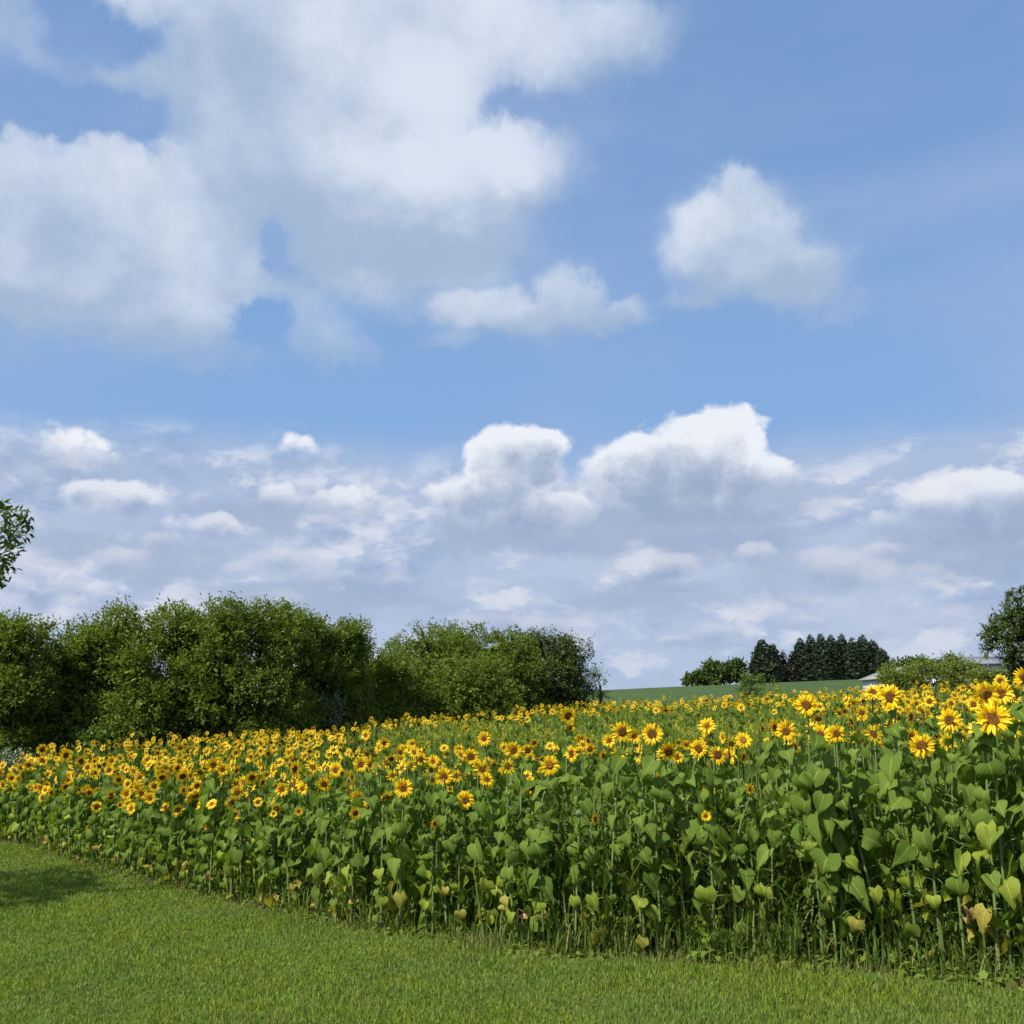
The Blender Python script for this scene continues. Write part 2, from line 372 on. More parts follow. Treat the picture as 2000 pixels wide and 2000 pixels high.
def plain(name, c1, c2=None, scale=8, rough=.8, spec=.2, bump=0.0, metal=0, coord='Object'):
    m = bpy.data.materials.new(name); m.use_nodes = True; t = NT(m.node_tree); p = t.n['Principled BSDF']
    tc = t.n.new('ShaderNodeTexCoord').outputs[coord]
    nz = t.noise(tc, scale, 6, .6)
    t.l.new(t.mix(t.ss(nz, .3, .7), c1, c2 or c1), p.inputs['Base Color'])
    p.inputs['Roughness'].default_value = rough; p.inputs['Specular IOR Level'].default_value = spec; p.inputs['Metallic'].default_value = metal
    if bump:
        b = t.n.new('ShaderNodeBump'); b.inputs['Strength'].default_value = .6; b.inputs['Distance'].default_value = bump
        t.l.new(nz, b.inputs['Height']); t.l.new(b.outputs[0], p.inputs['Normal'])
    return m
M = {}
M['leaf'] = leafmat('sunflower_leaf', (.100,.165,.022), (.180,.250,.042), .32, .75, .09, 'object', noise_s=5, veins=True)
M['leaf_pale'] = leafmat('sunflower_leaf_pale', (.21,.28,.030), (.31,.36,.045), .35, .62, .15, 'object', noise_s=12, veins=True, spots=(.62,(.32,.22,.06)))
M['leaf_yellow'] = leafmat('sunflower_leaf_yellow', (.32,.33,.05), (.42,.34,.06), .35, .6, .2, 'object', veins=True, spots=(.52,(.26,.14,.05)))
M['leaf_dry'] = leafmat('sunflower_leaf_dry', (.42,.26,.11), (.50,.34,.17), .2, .8, .1, 'object', spots=(.5,(.22,.12,.06)))
M['stem'] = leafmat('sunflower_stem', (.11,.17,.045), (.17,.23,.07), 0, .6, .25, 'object')
M['petal'] = leafmat('petal', (.93,.59,.008), (.98,.70,.014), .28, .5, .2, 'object', tcol=(1.0,.85,.35))
M['petal_deep'] = leafmat('petal_deep', (.90,.45,.008), (.94,.54,.012), .28, .5, .2, 'object', tcol=(1.0,.8,.3))
M['bract'] = leafmat('bract', (.13,.21,.06), (.19,.28,.08), .2, .6, .25, 'object')
M['disc'] = plain('disc_brown', (.035,.015,.006), (.23,.10,.018), 11, .9, .1, .003)
M['disc_mid'] = plain('disc_middle', (.028,.014,.006), (.17,.085,.020), 14, .9, .1, .003)
M['disc_young'] = plain('disc_young', (.40,.20,.015), (.16,.07,.014), 12, .9, .1, .003)
M['disc_rim'] = plain('disc_rim', (.36,.14,.008), (.10,.038,.008), 13, .9, .1, .002)
M['f_leaf'] = leafmat('far_leaf', (.100,.168,.022), (.185,.255,.042), .30, .75, .08, 'island', noise_s=1.2)
M['f_petal'] = leafmat('far_petal', (.92,.58,.008), (.98,.69,.014), .25, .55, .2, 'island', tcol=(1.0,.85,.35))
M['f_disc'] = plain('far_disc', (.10,.042,.010), (.20,.085,.016), 3, .9, .1, coord='Object')
M['f_stem'] = leafmat('far_stem', (.10,.16,.04), (.15,.21,.06), 0, .6, .2, 'island')

# ---------------------------------------------------------------- ground
def axis(fine0, fine1, step, far, growth=1.16):
    a = list(np.arange(fine0, fine1+1e-6, step)); s_ = step
    while a[-1] < far: s_ *= growth; a.append(a[-1]+s_)
    s_ = step
    lo = [fine0]
    while lo[-1] > -far: s_ *= growth; lo.append(lo[-1]-s_)
    return np.array(lo[:0:-1] + a)
gx = axis(-12, 8, .16, 2200); gy = axis(3, 20, .16, 2600)
gy = gy[gy > -60]
GX, GY = np.meshgrid(gx, gy); GZ = tz(GX, GY)
nx, ny = len(gx), len(gy)
idx = np.arange(nx*ny).reshape(ny, nx)
a_, b_, c_, d_ = idx[:-1, :-1].ravel(), idx[:-1, 1:].ravel(), idx[1:, 1:].ravel(), idx[1:, :-1].ravel()
GV = np.stack([GX.ravel(), GY.ravel(), GZ.ravel()], 1)
gm = bpy.data.materials.new('ground'); gm.use_nodes = True
gme = mesh_np('ground', GV, np.concatenate([np.stack([a_, b_, c_], 1), np.stack([a_, c_, d_], 1)]), gm, smooth=True)
U_ = GX/np.maximum(GY, .5)
soil = sstep(-.15, .25, (GY-edge(U_)) + .12*np.sin(GX*9)*np.sin(GY*7)) * (GY > 3) * (1-sstep(66, 74, GY))
crop = sstep(78, 84, GY)
ca = gme.color_attributes.new('zone', 'FLOAT_COLOR', 'POINT')
ca.data.foreach_set('color', np.stack([soil.ravel(), crop.ravel(), 0*crop.ravel(), 0*crop.ravel()+1], 1).astype(np.float32).ravel())
t = NT(gm.node_tree); p = t.n['Principled BSDF']; p.inputs['Roughness'].default_value = .95; p.inputs['Specular IOR Level'].default_value = .1
at = t.n.new('ShaderNodeAttribute'); at.attribute_name = 'zone'
zs = t.sep(at.outputs['Color'])
pos = t.n.new('ShaderNodeNewGeometry').outputs['Position']
n1 = t.noise(pos, 1.3, 6, .6); n2 = t.noise(pos, 30, 5, .7)
lawn = t.mix(t.ss(n1, .3, .7), (.065,.105,.016), (.09,.13,.025)); lawn = t.mix(t.ss(n2, .5, .75), lawn, (.10,.09,.035))
soilc = t.mix(n2, (.035,.026,.016), (.075,.055,.032))
ps = t.v('MULTIPLY', pos, (1, .35, 1))
n3 = t.noise(ps, .35, 7, .65); n4 = t.noise(ps, 2.5, 5, .7)
crp = t.mix(t.ss(n3, .3, .7), (.048,.085,.026), (.068,.108,.030)); crp = t.mix(t.ss(n4, .45, .7), crp, (.036,.064,.022))
c = t.mix(zs[0], lawn, soilc); c = t.mix(zs[1], c, crp)
t.l.new(c, p.inputs['Base Color'])
b = t.n.new('ShaderNodeBump'); b.inputs['Strength'].default_value = .7; b.inputs['Distance'].default_value = .03
t.l.new(n2, b.inputs['Height']); t.l.new(b.outputs[0], p.inputs['Normal'])
tag(link('ground', gme), kind='structure')

# ---------------------------------------------------------------- lawn grass
def lawn_grass(N=520000):
    y = 4.6 + 13.5*rng.random(N)**1.25; u = -.62 + 1.22*rng.random(N); x = u*y
    d_edge = edge(u) - y
    clump = np.sin(x*7+np.sin(y*5)*2)*np.sin(y*9+np.sin(x*6)*2)
    thin = (d_edge < .22) & (np.sin(x*4.3)*np.sin(x*1.7+1)+.4*rng.random(N) > .15)
    keep = ~(thin & (rng.random(N) < .7)) & (d_edge > -.25 - .25*rng.random(N)) & (rng.random(N) < .75+.25*clump)
    x, y, d_edge = x[keep], y[keep], d_edge[keep]; n = len(x)
    z = tz(x, y)
    h = (.018+.022*rng.random(n)) * (1 + .9*np.exp(-np.clip(d_edge, 0, None)/.22)) * (1+.25*np.sin(x*2.1+1)*np.sin(y*1.7))
    w_ = (.0022+.0018*rng.random(n)) * (y/6)**.6
    a = rng.random(n)*2*math.pi; lean = (rng.random(n)*.9)*h; la = rng.random(n)*2*math.pi
    ca_, sa = np.cos(a)*w_, np.sin(a)*w_
    lx, ly = np.cos(la)*lean, np.sin(la)*lean
    V = np.empty((n, 5, 3))
    V[:, 0] = np.stack([x-ca_, y-sa, z-.005], 1); V[:, 1] = np.stack([x+ca_, y+sa, z-.005], 1)
    mx, my, mz = x+lx*.35, y+ly*.35, z+h*.62
    V[:, 2] = np.stack([mx-ca_*.8, my-sa*.8, mz], 1); V[:, 3] = np.stack([mx+ca_*.8, my+sa*.8, mz], 1)
    V[:, 4] = np.stack([x+lx, y+ly, z+h*np.sqrt(1-.5*(lean/h)**2)], 1)
    F = (np.array([[0,1,3],[0,3,2],[2,3,4]])[None] + (np.arange(n)*5)[:, None, None]).reshape(-1, 3)
    dryv = np.repeat(np.clip(1-d_edge/.5, 0, 1)*rng.random(n), 5)
    m = bpy.data.materials.new('lawn_grass'); m.use_nodes = True; t = NT(m.node_tree)
    for q in list(t.n): t.n.remove(q)
    g = t.n.new('ShaderNodeNewGeometry'); r = g.outputs['Random Per Island']; pos = g.outputs['Position']
    c = t.mix(r, (.150,.220,.022), (.235,.310,.040))
    c = t.mix(t.ss(t.noise(pos, .9, 5, .6), .42, .62), c, t.mix(r, (.135,.205,.034), (.21,.285,.060)))
    c = t.mix(t.ss(t.noise(pos, 1.7, 4, .6), .52, .74), c, t.mix(r, (.19,.240,.018), (.26,.30,.03)))
    c = t.mix(t.ss(r, .92, .95), c, (.27,.23,.09))
    at = t.n.new('ShaderNodeAttribute'); at.attribute_name = 'dry'
    c = t.mix(t.ss(at.outputs['Fac'], .45, .75), c, (.24,.19,.09))
    p = t.n.new('ShaderNodeBsdfPrincipled'); p.inputs['Roughness'].default_value = .6; p.inputs['Specular IOR Level'].default_value = .12
    t.l.new(c, p.inputs['Base Color'])
    tr = t.n.new('ShaderNodeBsdfTranslucent'); t.l.new(t.mix(1.0, c, (1.2, 1.3, .5), blend='MULTIPLY'), tr.inputs[0])
    mx_ = t.n.new('ShaderNodeMixShader'); mx_.inputs[0].default_value = .3
    t.l.new(p.outputs[0], mx_.inputs[1]); t.l.new(tr.outputs[0], mx_.inputs[2])
    o = t.n.new('ShaderNodeOutputMaterial'); t.l.new(mx_.outputs[0], o.inputs[0])
    lm_ = mesh_np('lawn_grass', V.reshape(-1, 3), F, m); da = lm_.attributes.new('dry', 'FLOAT', 'POINT'); da.data.foreach_set('value', dryv.astype(np.float32))
    ob = link('lawn_grass', lm_)
    tag(ob, 'short mown green lawn in front of the sunflower field', 'grass', kind='stuff')
lawn_grass()

# ---------------------------------------------------------------- sunflower pieces
def leaf_tpl(L=1.0, petiole=.55, rise=.9, droop=1.5, fold=.30, curl=.0, detail=True, seed=0, m_leaf=0, m_pet=1):
    """heart shaped blade on a petiole; grows from the origin along +Y; blade length 1"""
    r = np.random.default_rng(seed); A = Acc()
    if detail:
        k = 5; pts = []; a = rise; pnt = np.zeros(3)
        for i in range(k):
            pts.append(pnt.copy()); pnt = pnt + petiole/(k-1)*np.array([0, math.cos(a), math.sin(a)]); a -= .28
        Vt, Ft = tube(pts, [.028, .022, .02, .018, .015], 4); A.raw(Vt, Ft, m_pet); base = pts[-1]; a0 = a+.1
    else:
        base = np.array([0, petiole*math.cos(rise), petiole*math.sin(rise)*.8]); a0 = rise-1.0
        A.raw([(-.02,0,0),(.02,0,0),base], [(0,1,2)], m_pet)
    # blade frame: walk the midrib, bending downwards
    st = [0, .10, .24, .42, .62, .82, 1.0] if detail else [0, .4, 1.0]
    hw = [.27, .43, .46, .37, .22, .09, 0] if detail else [.22, .42, 0]
    bk = [-.15, -.06, -.01, 0, 0, 0, 0] if detail else [-.1, -.02, 0]
    mid = [base]; ang = [a0-droop*.25]
    for i in range(1, len(st)):
        ang.append(a0 - droop*(.25+.75*st[i])); d = st[i]-st[i-1]
        mid.append(mid[-1] + d*np.array([0, math.cos(ang[-1]), math.sin(ang[-1])]))
    n = len(st); V = list(mid); S = [(q, 0., 0.) for q in st]; F = []
    cols = (.55, 1.0) if detail else (1.0,)
    ph = r.random(4)*6.28
    for sgn in (-1, 1):
        prev = list(range(n-1))
        for cf in cols:
            cur = []
            for i in range(n-1):
                nrm = np.array([0, -math.sin(ang[i]), math.cos(ang[i])]); tan = np.array([0, math.cos(ang[i]), math.sin(ang[i])])
                w = hw[i]*(1+.07*r.standard_normal()*(i > 0))*cf
                pillow = .045*math.sin(st[i]*9+ph[0]+sgn)*cf if detail else 0
                edge_z = (.05*math.sin(st[i]*13+ph[1]*sgn) - .06)*(cf == 1.0) if detail else 0
                V.append(mid[i] + np.array([sgn*w*math.cos(fold), 0, 0]) + nrm*(w*math.sin(fold) + pillow + edge_z) + tan*bk[i]*cf)
                S.append((st[i], sgn*cf, 0)); cur.append(len(V)-1)
            for i in range(n-2):
                q = [(prev[i], prev[i+1], cur[i]), (cur[i], prev[i+1], cur[i+1])]
                F += q if sgn < 0 else [(a, c, b) for a, b, c in q]
            q = (prev[n-2], n-1, cur[n-2]); F.append(q if sgn < 0 else (q[0], q[2], q[1]))
            prev = cur
    npet_ = A.n; A.raw(V, F, m_leaf)
    global BLADE; BLADE = np.concatenate([np.tile([[.5, .5, 0]], (npet_, 1)), np.array(S)])
    return A.T()
def petal_tpl(fine=True, m=0, m_base=1):
    """one ray petal along +Y from radius .36 to 1, facing +Z"""
    if fine:
        st = [(.36,.052,0),(.50,.085,.03),(.66,.098,.05),(.82,.078,.045),(.93,.040,.02)]; V = []; F = []; Mi = []
        for y, w, z in st: V += [(-w, y, z), (0, y, z-.022), (w, y, z)]
        V.append((0, 1.0, -.02))
        for i in range(len(st)-1):
            a = i*3
            F += [(a, a+1, a+4), (a, a+4, a+3), (a+1, a+2, a+5), (a+1, a+5, a+4)]; Mi += [m_base if i == 0 else m]*4
        a = (len(st)-1)*3; F += [(a, a+1, 15), (a+1, a+2, 15)]; Mi += [m]*2
    else:
        V = [(-.06,.34,0), (.06,.34,0), (-.105,.68,.04), (.105,.68,.04), (0,1,-.01)]; F = [(0,1,3),(0,3,2),(2,3,4)]; Mi = [m]*3
    return np.array(V, float), np.array(F), np.array(Mi)
def ring_tpl(npet, fine, seed, m=0, mb=1, cup=.15, messy=.25):
    r = np.random.default_rng(seed); A = Acc(); P = petal_tpl(fine, m, mb)
    for layer in ((0, 1) if fine else (0,)):
        a = np.arange(npet)*2*math.pi/npet + layer*math.pi/npet + r.normal(0, .05, npet)
        tilt = cup*(1.2-layer*1.6) + r.normal(0, messy, npet)*.7
        sc = np.stack([1+r.normal(0, .12, npet), .96-layer*.03+r.normal(0, .07, npet), np.ones(npet)], 1)
        rot = np.einsum('kij,kjl->kil', rotz(a), np.einsum('kij,kjl->kil', rotx(tilt*.6), roty(r.normal(0, .3, npet))))
        A.add(P, np.tile([0, 0, -.02*layer], (npet, 1)), rot, sc)
    return A.T()
def disc_tpl(fine=True, r0=.44, dome=.10, m_in=0, m_mid=1, m_rim=2):
    n = 18 if fine else 7; rings = [(0, dome*.7), (.35, dome*.85), (.72, dome), (.92, dome*.7), (1.06, -.02)] if fine else [(0, dome), (1.0, -.01)]
    V = [(0, 0, rings[0][1])]; F = []; Mi = []
    for rr, z in rings[1:]:
        for j in range(n): a = 2*math.pi*j/n; V.append((math.cos(a)*rr*r0, math.sin(a)*rr*r0, z))
    F += [(0, 1+j, 1+(j+1) % n) for j in range(n)]; Mi += [m_in]*n
    for i in range(1, len(rings)-1):
        b0 = 1+(i-1)*n; b1 = b0+n; mm = {1: m_in, 2: m_mid, 3: m_rim}[i]
        for j in range(n): k = (j+1) % n; F += [(b0+j, b1+j, b1+k), (b0+j, b1+k, b0+k)]; Mi += [mm]*2
    return np.array(V, float), np.array(F), np.array(Mi)
def bract_tpl(seed=0, n=13, m=0, length=.62):
    r = np.random.default_rng(seed); A = Acc()
    V = [(0, 0, -.20)]; F = []
    for j in range(10):
        a = 2*math.pi*j/10; V.append((.26*math.cos(a), .26*math.sin(a), -.17))
    for j in range(10):
        a = 2*math.pi*j/10; V.append((.44*math.cos(a), .44*math.sin(a), -.03))
    F += [(0, 1+(j+1) % 10, 1+j) for j in range(10)]
    for j in range(10): k = (j+1) % 10; F += [(1+j, 1+k, 11+k), (1+j, 11+k, 11+j)]
    A.raw(V, F, m)
    B = (np.array([(-.09,.34,-.08),(.09,.34,-.08),(0,length,-.05)]), np.array([(0,1,2)]), np.array([m]))
    a = np.arange(n)*2*math.pi/n + r.normal(0, .08, n)
    A.add(B, np.zeros((n, 3)), np.einsum('kij,kjl->kil', rotz(a), rotx(r.normal(0, .12, n))), np.stack([np.ones(n), 1+r.normal(0, .1, n), np.ones(n)], 1))
    Vc, Fc = tube([(0,0,-.55), (0,.0,-.35), (0,0,-.18)], [.09, .10, .16], 6); A.raw(Vc, Fc, m)
    return A.T()
LM = [M['leaf'], M['stem']]
def lmesh(name, T, mats, smooth=True):
    me = mesh_np(name, T[0], T[1], mats, T[2], smooth)
    if name == 'leaf' and len(BLADE) == len(T[0]):
        at = me.attributes.new('blade', 'FLOAT_VECTOR', 'POINT'); at.data.foreach_set('vector', BLADE.astype(np.float32).ravel())
    return me
leaf_params = [dict(rise=.9, droop=1.1, fold=.35), dict(rise=.7, droop=1.9, fold=.15), dict(rise=1.0, droop=2.1, fold=.5, petiole=.7), dict(rise=.7, droop=.8, fold=.3),
               dict(rise=.5, droop=1.7, fold=-.15), dict(rise=.8, droop=1.4, fold=.45, petiole=.8), dict(rise=1.1, droop=2.4, fold=.1, petiole=.75), dict(rise=.6, droop=1.0, fold=.7)]
leaf_meshes = {}
for key, mat in (('green', 'leaf'), ('pale', 'leaf_pale'), ('yellow', 'leaf_yellow')):
    leaf_meshes[key] = [lmesh('leaf', leaf_tpl(seed=i*7+len(key), **q), [M[mat], M['stem']]) for i, q in enumerate(leaf_params)]
dry = [lmesh('leaf', leaf_tpl(seed=i, rise=.2, droop=2.2, fold=1.1+.2*i, petiole=.4), [M['leaf_dry'], M['leaf_dry']]) for i in range(2)]
top_leaves = [lmesh('leaf', leaf_tpl(seed=40+i, rise=.9-.2*i, droop=.9+.3*i, petiole=.3, fold=.35), [M['leaf'], M['stem']]) for i in range(3)]
petal_rings = [lmesh('petals', ring_tpl(15+i % 4, True, i, messy=.14+.05*(i % 4), cup=[.1,.25,.0,.4,.15,.3][i]), [M['petal'], M['petal_deep']], False) for i in range(6)]
petal_single = lmesh('petal', petal_tpl(True), [M['petal'], M['petal_deep']], False)
discs = [lmesh('disc', disc_tpl(True, r0, dm), [M[a], M[b], M['disc_rim']]) for r0, dm, a, b in ((.46,.10,'disc_mid','disc'), (.42,.12,'disc','disc_mid'), (.40,.10,'disc','disc_young'), (.36,.10,'disc_young','disc'))]
bracts = [lmesh('bracts', bract_tpl(i), [M['bract']], False) for i in range(3)]
bud_tpl = bract_tpl(5, 15, 0, .80)
bud_mesh = lmesh('bud', (bud_tpl[0]*np.array([.8,.8,1]), bud_tpl[1], bud_tpl[2]), [M['bract']], False)
def stem_mesh(seed):
    r = np.random.default_rng(seed); p = [(0,0,-.03)]
    ax_, ay_ = r.normal(0, .025, 2)
    for i in range(1, 8):
        f = i/8; p.append((ax_*math.sin(f*3.1), ay_*math.sin(f*3.1) , f))
    p += [(0, .002, .955), (0, .012, .98), (0, .03, .997)]
    rad = [.0105, .011, .0108, .0105, .010, .0095, .009, .008, .0075, .008, .0095]
    V, F = tube(p, rad, 6)
    return mesh_np('stem', V, F, [M['stem']], smooth=True)
stems = [stem_mesh(i) for i in range(5)]

def hmean(x, y):
    """usual plant height over the field: low at the left end, tall at the right"""
    return np.interp(x, [-7, -3, 0, 3, 8], [1.02, 1.12, 1.2, 1.38, 1.45]) 

def make_plant(x, y, h, face, pitch, D, bloom, label, group, r, near=False, young=0, leafy=1.0):
    """sunflower > stem, leaf..., flower_head > disc, petals / petal..., bracts"""
    z0 = float(tz(x, y))
    root = bpy.data.objects.new('sunflower', None); col.objects.link(root)
    root.location = (x, y, z0); root.rotation_euler = (r.normal(0, .014 if bloom else .08), r.normal(0, .014 if bloom else .08), face-math.pi/2); root.empty_display_size = .1
    tag(root, label, 'sunflower', group)
    link('stem', stems[r.integers(5)], root, scale=(.95, .95, h*1.0))
    n = int((10 + h*11)*leafy); a0 = r.random()*6.28
    lmax = (.124 + .060*r.random())*min(1.0, .55+.34*h)
    for i in range(n):
        f = .07 + .90*((i+.5*r.random())/n)**.85
        az = a0 + i*2.4 + r.normal(0, .25)
        s_ = lmax*(np.interp(f, [0, .25, .55, .8, .97], [.6, .85, 1.05, .9, .5]))*(1+r.normal(0, .12))
        q = r.random()
        if f < .28 and q < .05: me = dry[r.integers(2)]
        elif f < .34 and q < .24: me = leaf_meshes['yellow'][r.integers(8)]
        elif f < .50 and q < .50: me = leaf_meshes['pale'][r.integers(8)]
        elif f > .86: me = top_leaves[r.integers(3)]
        else: me = leaf_meshes['green'][r.integers(8)]
        tilt = np.interp(f, [0, .5, .8, 1], [-.5, -.15, .2, .3]) + r.normal(0, .34)
        link('leaf', me, root, loc=(0, 0, f*h), rot=(tilt, r.normal(0, .35), az), scale=(s_*(.85+.32*r.random()), s_, s_*(.6+.8*r.random())))
    if bloom:
        R_ = D/2
        hp = Vector((0, .03+R_*.25, h+.01))
        ho = link('flower_head', bracts[r.integers(3)], root, loc=hp, rot=(-math.pi/2+pitch, 0, 0), scale=R_)
        ho.rotation_mode = 'XYZ'
        link('disc', discs[[r.integers(3), 3][young]], ho, rot=(0, 0, r.random()*6), scale=1.0)
        if near:
            np_ = 17; k = 0
            for layer in (0, 1):
                for j in range(np_):
                    a = 2*math.pi*(j+.5*layer)/np_ + r.normal(0, .05)
                    ti = .12-layer*.14 + r.normal(0, .24)
                    mt = Matrix.Rotation(a, 4, 'Z') @ Matrix.Rotation(ti, 4, 'X') @ Matrix.Rotation(r.normal(0, .3), 4, 'Y')
                    po = link('petal', petal_single, ho, loc=(0, 0, -.02*layer), rot=mt.to_euler(), scale=(1+r.normal(0, .12), .97+r.normal(0, .06), 1))
        else:
            link('petals', petal_rings[r.integers(6)], ho, rot=(0, 0, r.random()*6))
    elif r.random() < .5:
        link('bud', bud_mesh, root, loc=(0, .03, h), rot=(-.7, 0, 0), scale=.045)
    return root

FACE0 = -math.pi/2        # the blooms look roughly towards the lawn
def facing(r, n=None): return FACE0 + r.normal(-.05, .65, n), r.normal(.10, .38, n)

# blooms read off the photograph: picture x, y, width, turn (radians, + = towards picture right), tilt up, label
BL = [
 (1809,1457,50,.0,.1,'round yellow sunflower standing alone below the others at the right, facing the lawn squarely'),
 (1931,1403,68,.1,.35,'largest shaggy double looking sunflower near the right edge, petals spread wide'),
 (1848,1407,50,-.3,.15,'sunflower with ragged petals just left of the largest shaggy bloom'),
 (1760,1361,50,-.35,.0,'big sunflower on a tall stem in front of the green hedge, brown face turned left'),
 (1772,1400,40,1.15,-.1,'sunflower seen edge-on just under the tall bloom by the hedge'),
 (1704,1353,38,.2,.9,'tilted sunflower on the skyline below the right end of the spruces'),
 (1906,1356,52,.4,-.3,'nodding sunflower with its brown face turned down, above the largest bloom'),
 (1968,1355,48,.0,.1,'dark centred sunflower near the right edge below the oak crown'),
 (1997,1326,50,.6,.1,'sunflower cut by the right edge of the picture, highest of the blooms'),
 (1581,1378,46,-.15,.0,'sunflower with the largest dark round centre, standing clear in front of the spruces'),
 (1543,1427,42,.0,.05,'open sunflower with tidy petals below and left of the dark centred bloom'),
 (1609,1438,48,-.2,.1,'wide sunflower with warm brown centre overlapping another bloom on its right'),
 (1630,1432,40,.3,.2,'sunflower half hidden behind the wide bloom on its left'),
 (1504,1421,38,.9,.2,'sunflower turned away to the right with curled petals'),
 (1381,1419,38,-.3,.5,'upturned sunflower above a cluster of three at the centre right'),
 (1370,1462,38,-.1,.1,'sunflower at the bottom left of the centre right cluster'),
 (1430,1477,36,-.3,.1,'lower sunflower of the pair at the centre right, orange centre'),
 (1452,1446,36,.2,.6,'upturned sunflower above the orange centred pair'),
 (1380,1498,30,.0,-.6,'drooping sunflower under the centre right cluster'),
 (1388,1539,34,-.1,-.2,'ragged sunflower with dark centre among the leaves, centre right'),
 (1386,1592,22,.0,.0,'smallest round sunflower low among the leaves at the centre right'),
 (1461,1541,26,.8,.0,'narrow sunflower seen from the side, alone over the leaves'),
 (1555,1485,36,1.2,.0,'thin edge-on sunflower leaning right among the leaves'),
 (1277,1520,26,1.2,.1,'edge-on sunflower low on the left of the centre right cluster'),
 (1282,1434,46,-.25,.0,'tall sunflower with a large brown centre, left of the centre right cluster'),
 (1297,1467,40,.2,-.4,'sunflower tucked under the tall brown centred bloom'),
 (1320,1479,26,.0,.1,'small sunflower right under the tall brown centred bloom'),
 (1720,1458,32,.4,.2,'sunflower half buried in leaves left of the lone round bloom'),
 (1671,1442,36,1.2,.0,'edge-on sunflower between the wide bloom and the hedge'),
 (1739,1378,32,-.2,.1,'small sunflower left of the big bloom in front of the hedge'),
 (1852,1374,22,.0,.1,'small sunflower above the ragged one beside the largest bloom'),
 (1212,1429,42,.1,-.1,'sunflower with a broad dark centre, left one of the pair at the middle'),
 (1239,1438,34,.3,.1,'sunflower to the right of the broad dark centred one'),
 (1190,1447,30,.0,.3,'bright sunflower to the left of the broad dark centred one'),
 (1107,1398,36,.2,-.3,'tallest nodding sunflower in the middle of the field with a near black centre'),
 (1109,1421,24,.2,-.2,'small sunflower directly below the tallest nodding one'),
 (1073,1494,40,.1,.1,'bright upright sunflower in the middle front, orange ringed centre'),
 (1037,1536,38,.0,.0,'round sunflower on a straight bare stem in the middle front'),
 (1134,1525,26,.1,.2,'small sunflower right of the round one on the straight stem'),
 (1156,1599,24,.9,.0,'small sunflower alone over the leaves, lowest in the middle'),
 (1008,1465,36,.1,.0,'oval sunflower with a large brown centre at the middle'),
 (866,1516,38,.0,.0,'round sunflower with broad brown centre, second in the middle front line'),
 (788,1538,40,-.1,.0,'large round sunflower with a wide dark centre at the left of the middle'),
 (915,1561,38,.0,.1,'sunflower with a near black centre, lowest of the large middle blooms'),
 (941,1527,38,.9,-.1,'sunflower leaning with its dark face turned right above the lowest large bloom'),
 (752,1558,32,.2,.1,'bright sunflower just below the wide dark centred one'),
 (725,1574,30,-.7,.2,'shaggy sunflower turned left beside the bright one'),
 (692,1588,26,.4,.0,'sunflower standing low at the left of the middle'),
 (848,1608,22,.7,.0,'small half turned sunflower low between leaves at the left of the middle'),
 (707,1492,34,-.1,.0,'round sunflower standing out on a pale stem at the left of the middle'),
 (408,1613,20,.1,.0,'lowest small sunflower of the dense left part'),
 (459,1547,28,.0,.1,'brightest sunflower of the dense left part, near its lower edge'),
 (460,1591,26,.1,.1,'golden sunflower at the bottom tip of the dense left part'),
 (190,1575,24,.0,.1,'dark centred sunflower low at the far left front'),
 (235,1572,15,.0,.1,'tiny round sunflower low at the far left front'),
 (172,1616,11,.0,.1,'tiny orange sunflower deepest in the leaves at the far left'),
 (22,1520,22,.0,.1,'sunflower nearest the left edge of the picture'),
 (82,1464,23,.1,.0,'highest sunflower at the far left, against the dark shrub'),
 (297,1558,25,-.2,.2,'sunflower pair member low in the left front, wider than tall'),
 (418,1493,30,.0,.0,'big dark centred sunflower in the thick of the left part'),
]
MORE = [(1902,1376,30),(1133,1445,26),(1131,1470,28),(1109,1480,30),(1150,1463,24),(1172,1476,24),(1033,1465,26),(948,1442,30),(921,1478,34),(995,1534,26),(959,1490,28),(854,1487,30),(828,1483,28),(808,1476,26),(761,1490,26),(654,1503,32),(748,1451,28),(718,1436,24),(633,1523,28),(906,1465,24),(872,1461,18),(1040,1451,18),
 (125,1475,26),(87,1486,24),(154,1487,24),(179,1488,20),(51,1494,22),(42,1511,24),(83,1540,22),(149,1538,20),(172,1506,20),(219,1486,20),(274,1518,24),(284,1484,24),(308,1499,20),(246,1499,20),(359,1489,24),(437,1502,28),(460,1471,20),(318,1524,22),(366,1535,22),(384,1533,18),(398,1544,20),(418,1556,22),(447,1567,28),(386,1571,20),(486,1556,20),(504,1566,20),(533,1524,26),(560,1542,24),(598,1493,26),(656,1504,24),(636,1522,26),(534,1589,16),(576,1584,18),(529,1560,22),(360,1518,20),(188,1544,18),(217,1527,20),
 (1345,1455,22),(1440,1500,24),(1500,1450,22),(1590,1450,26),(1690,1400,24),(1820,1370,26),(1880,1440,24),(1800,1385,20),(1950,1330,28),(1420,1440,26),(1060,1508,22),(985,1510,20),(880,1540,18),(820,1520,22),(900,1500,22),(700,1530,20),(680,1560,20),(1655,1405,18),(1655,1380,18),(1230,1470,22),(1250,1490,18),(1200,1480,18)]

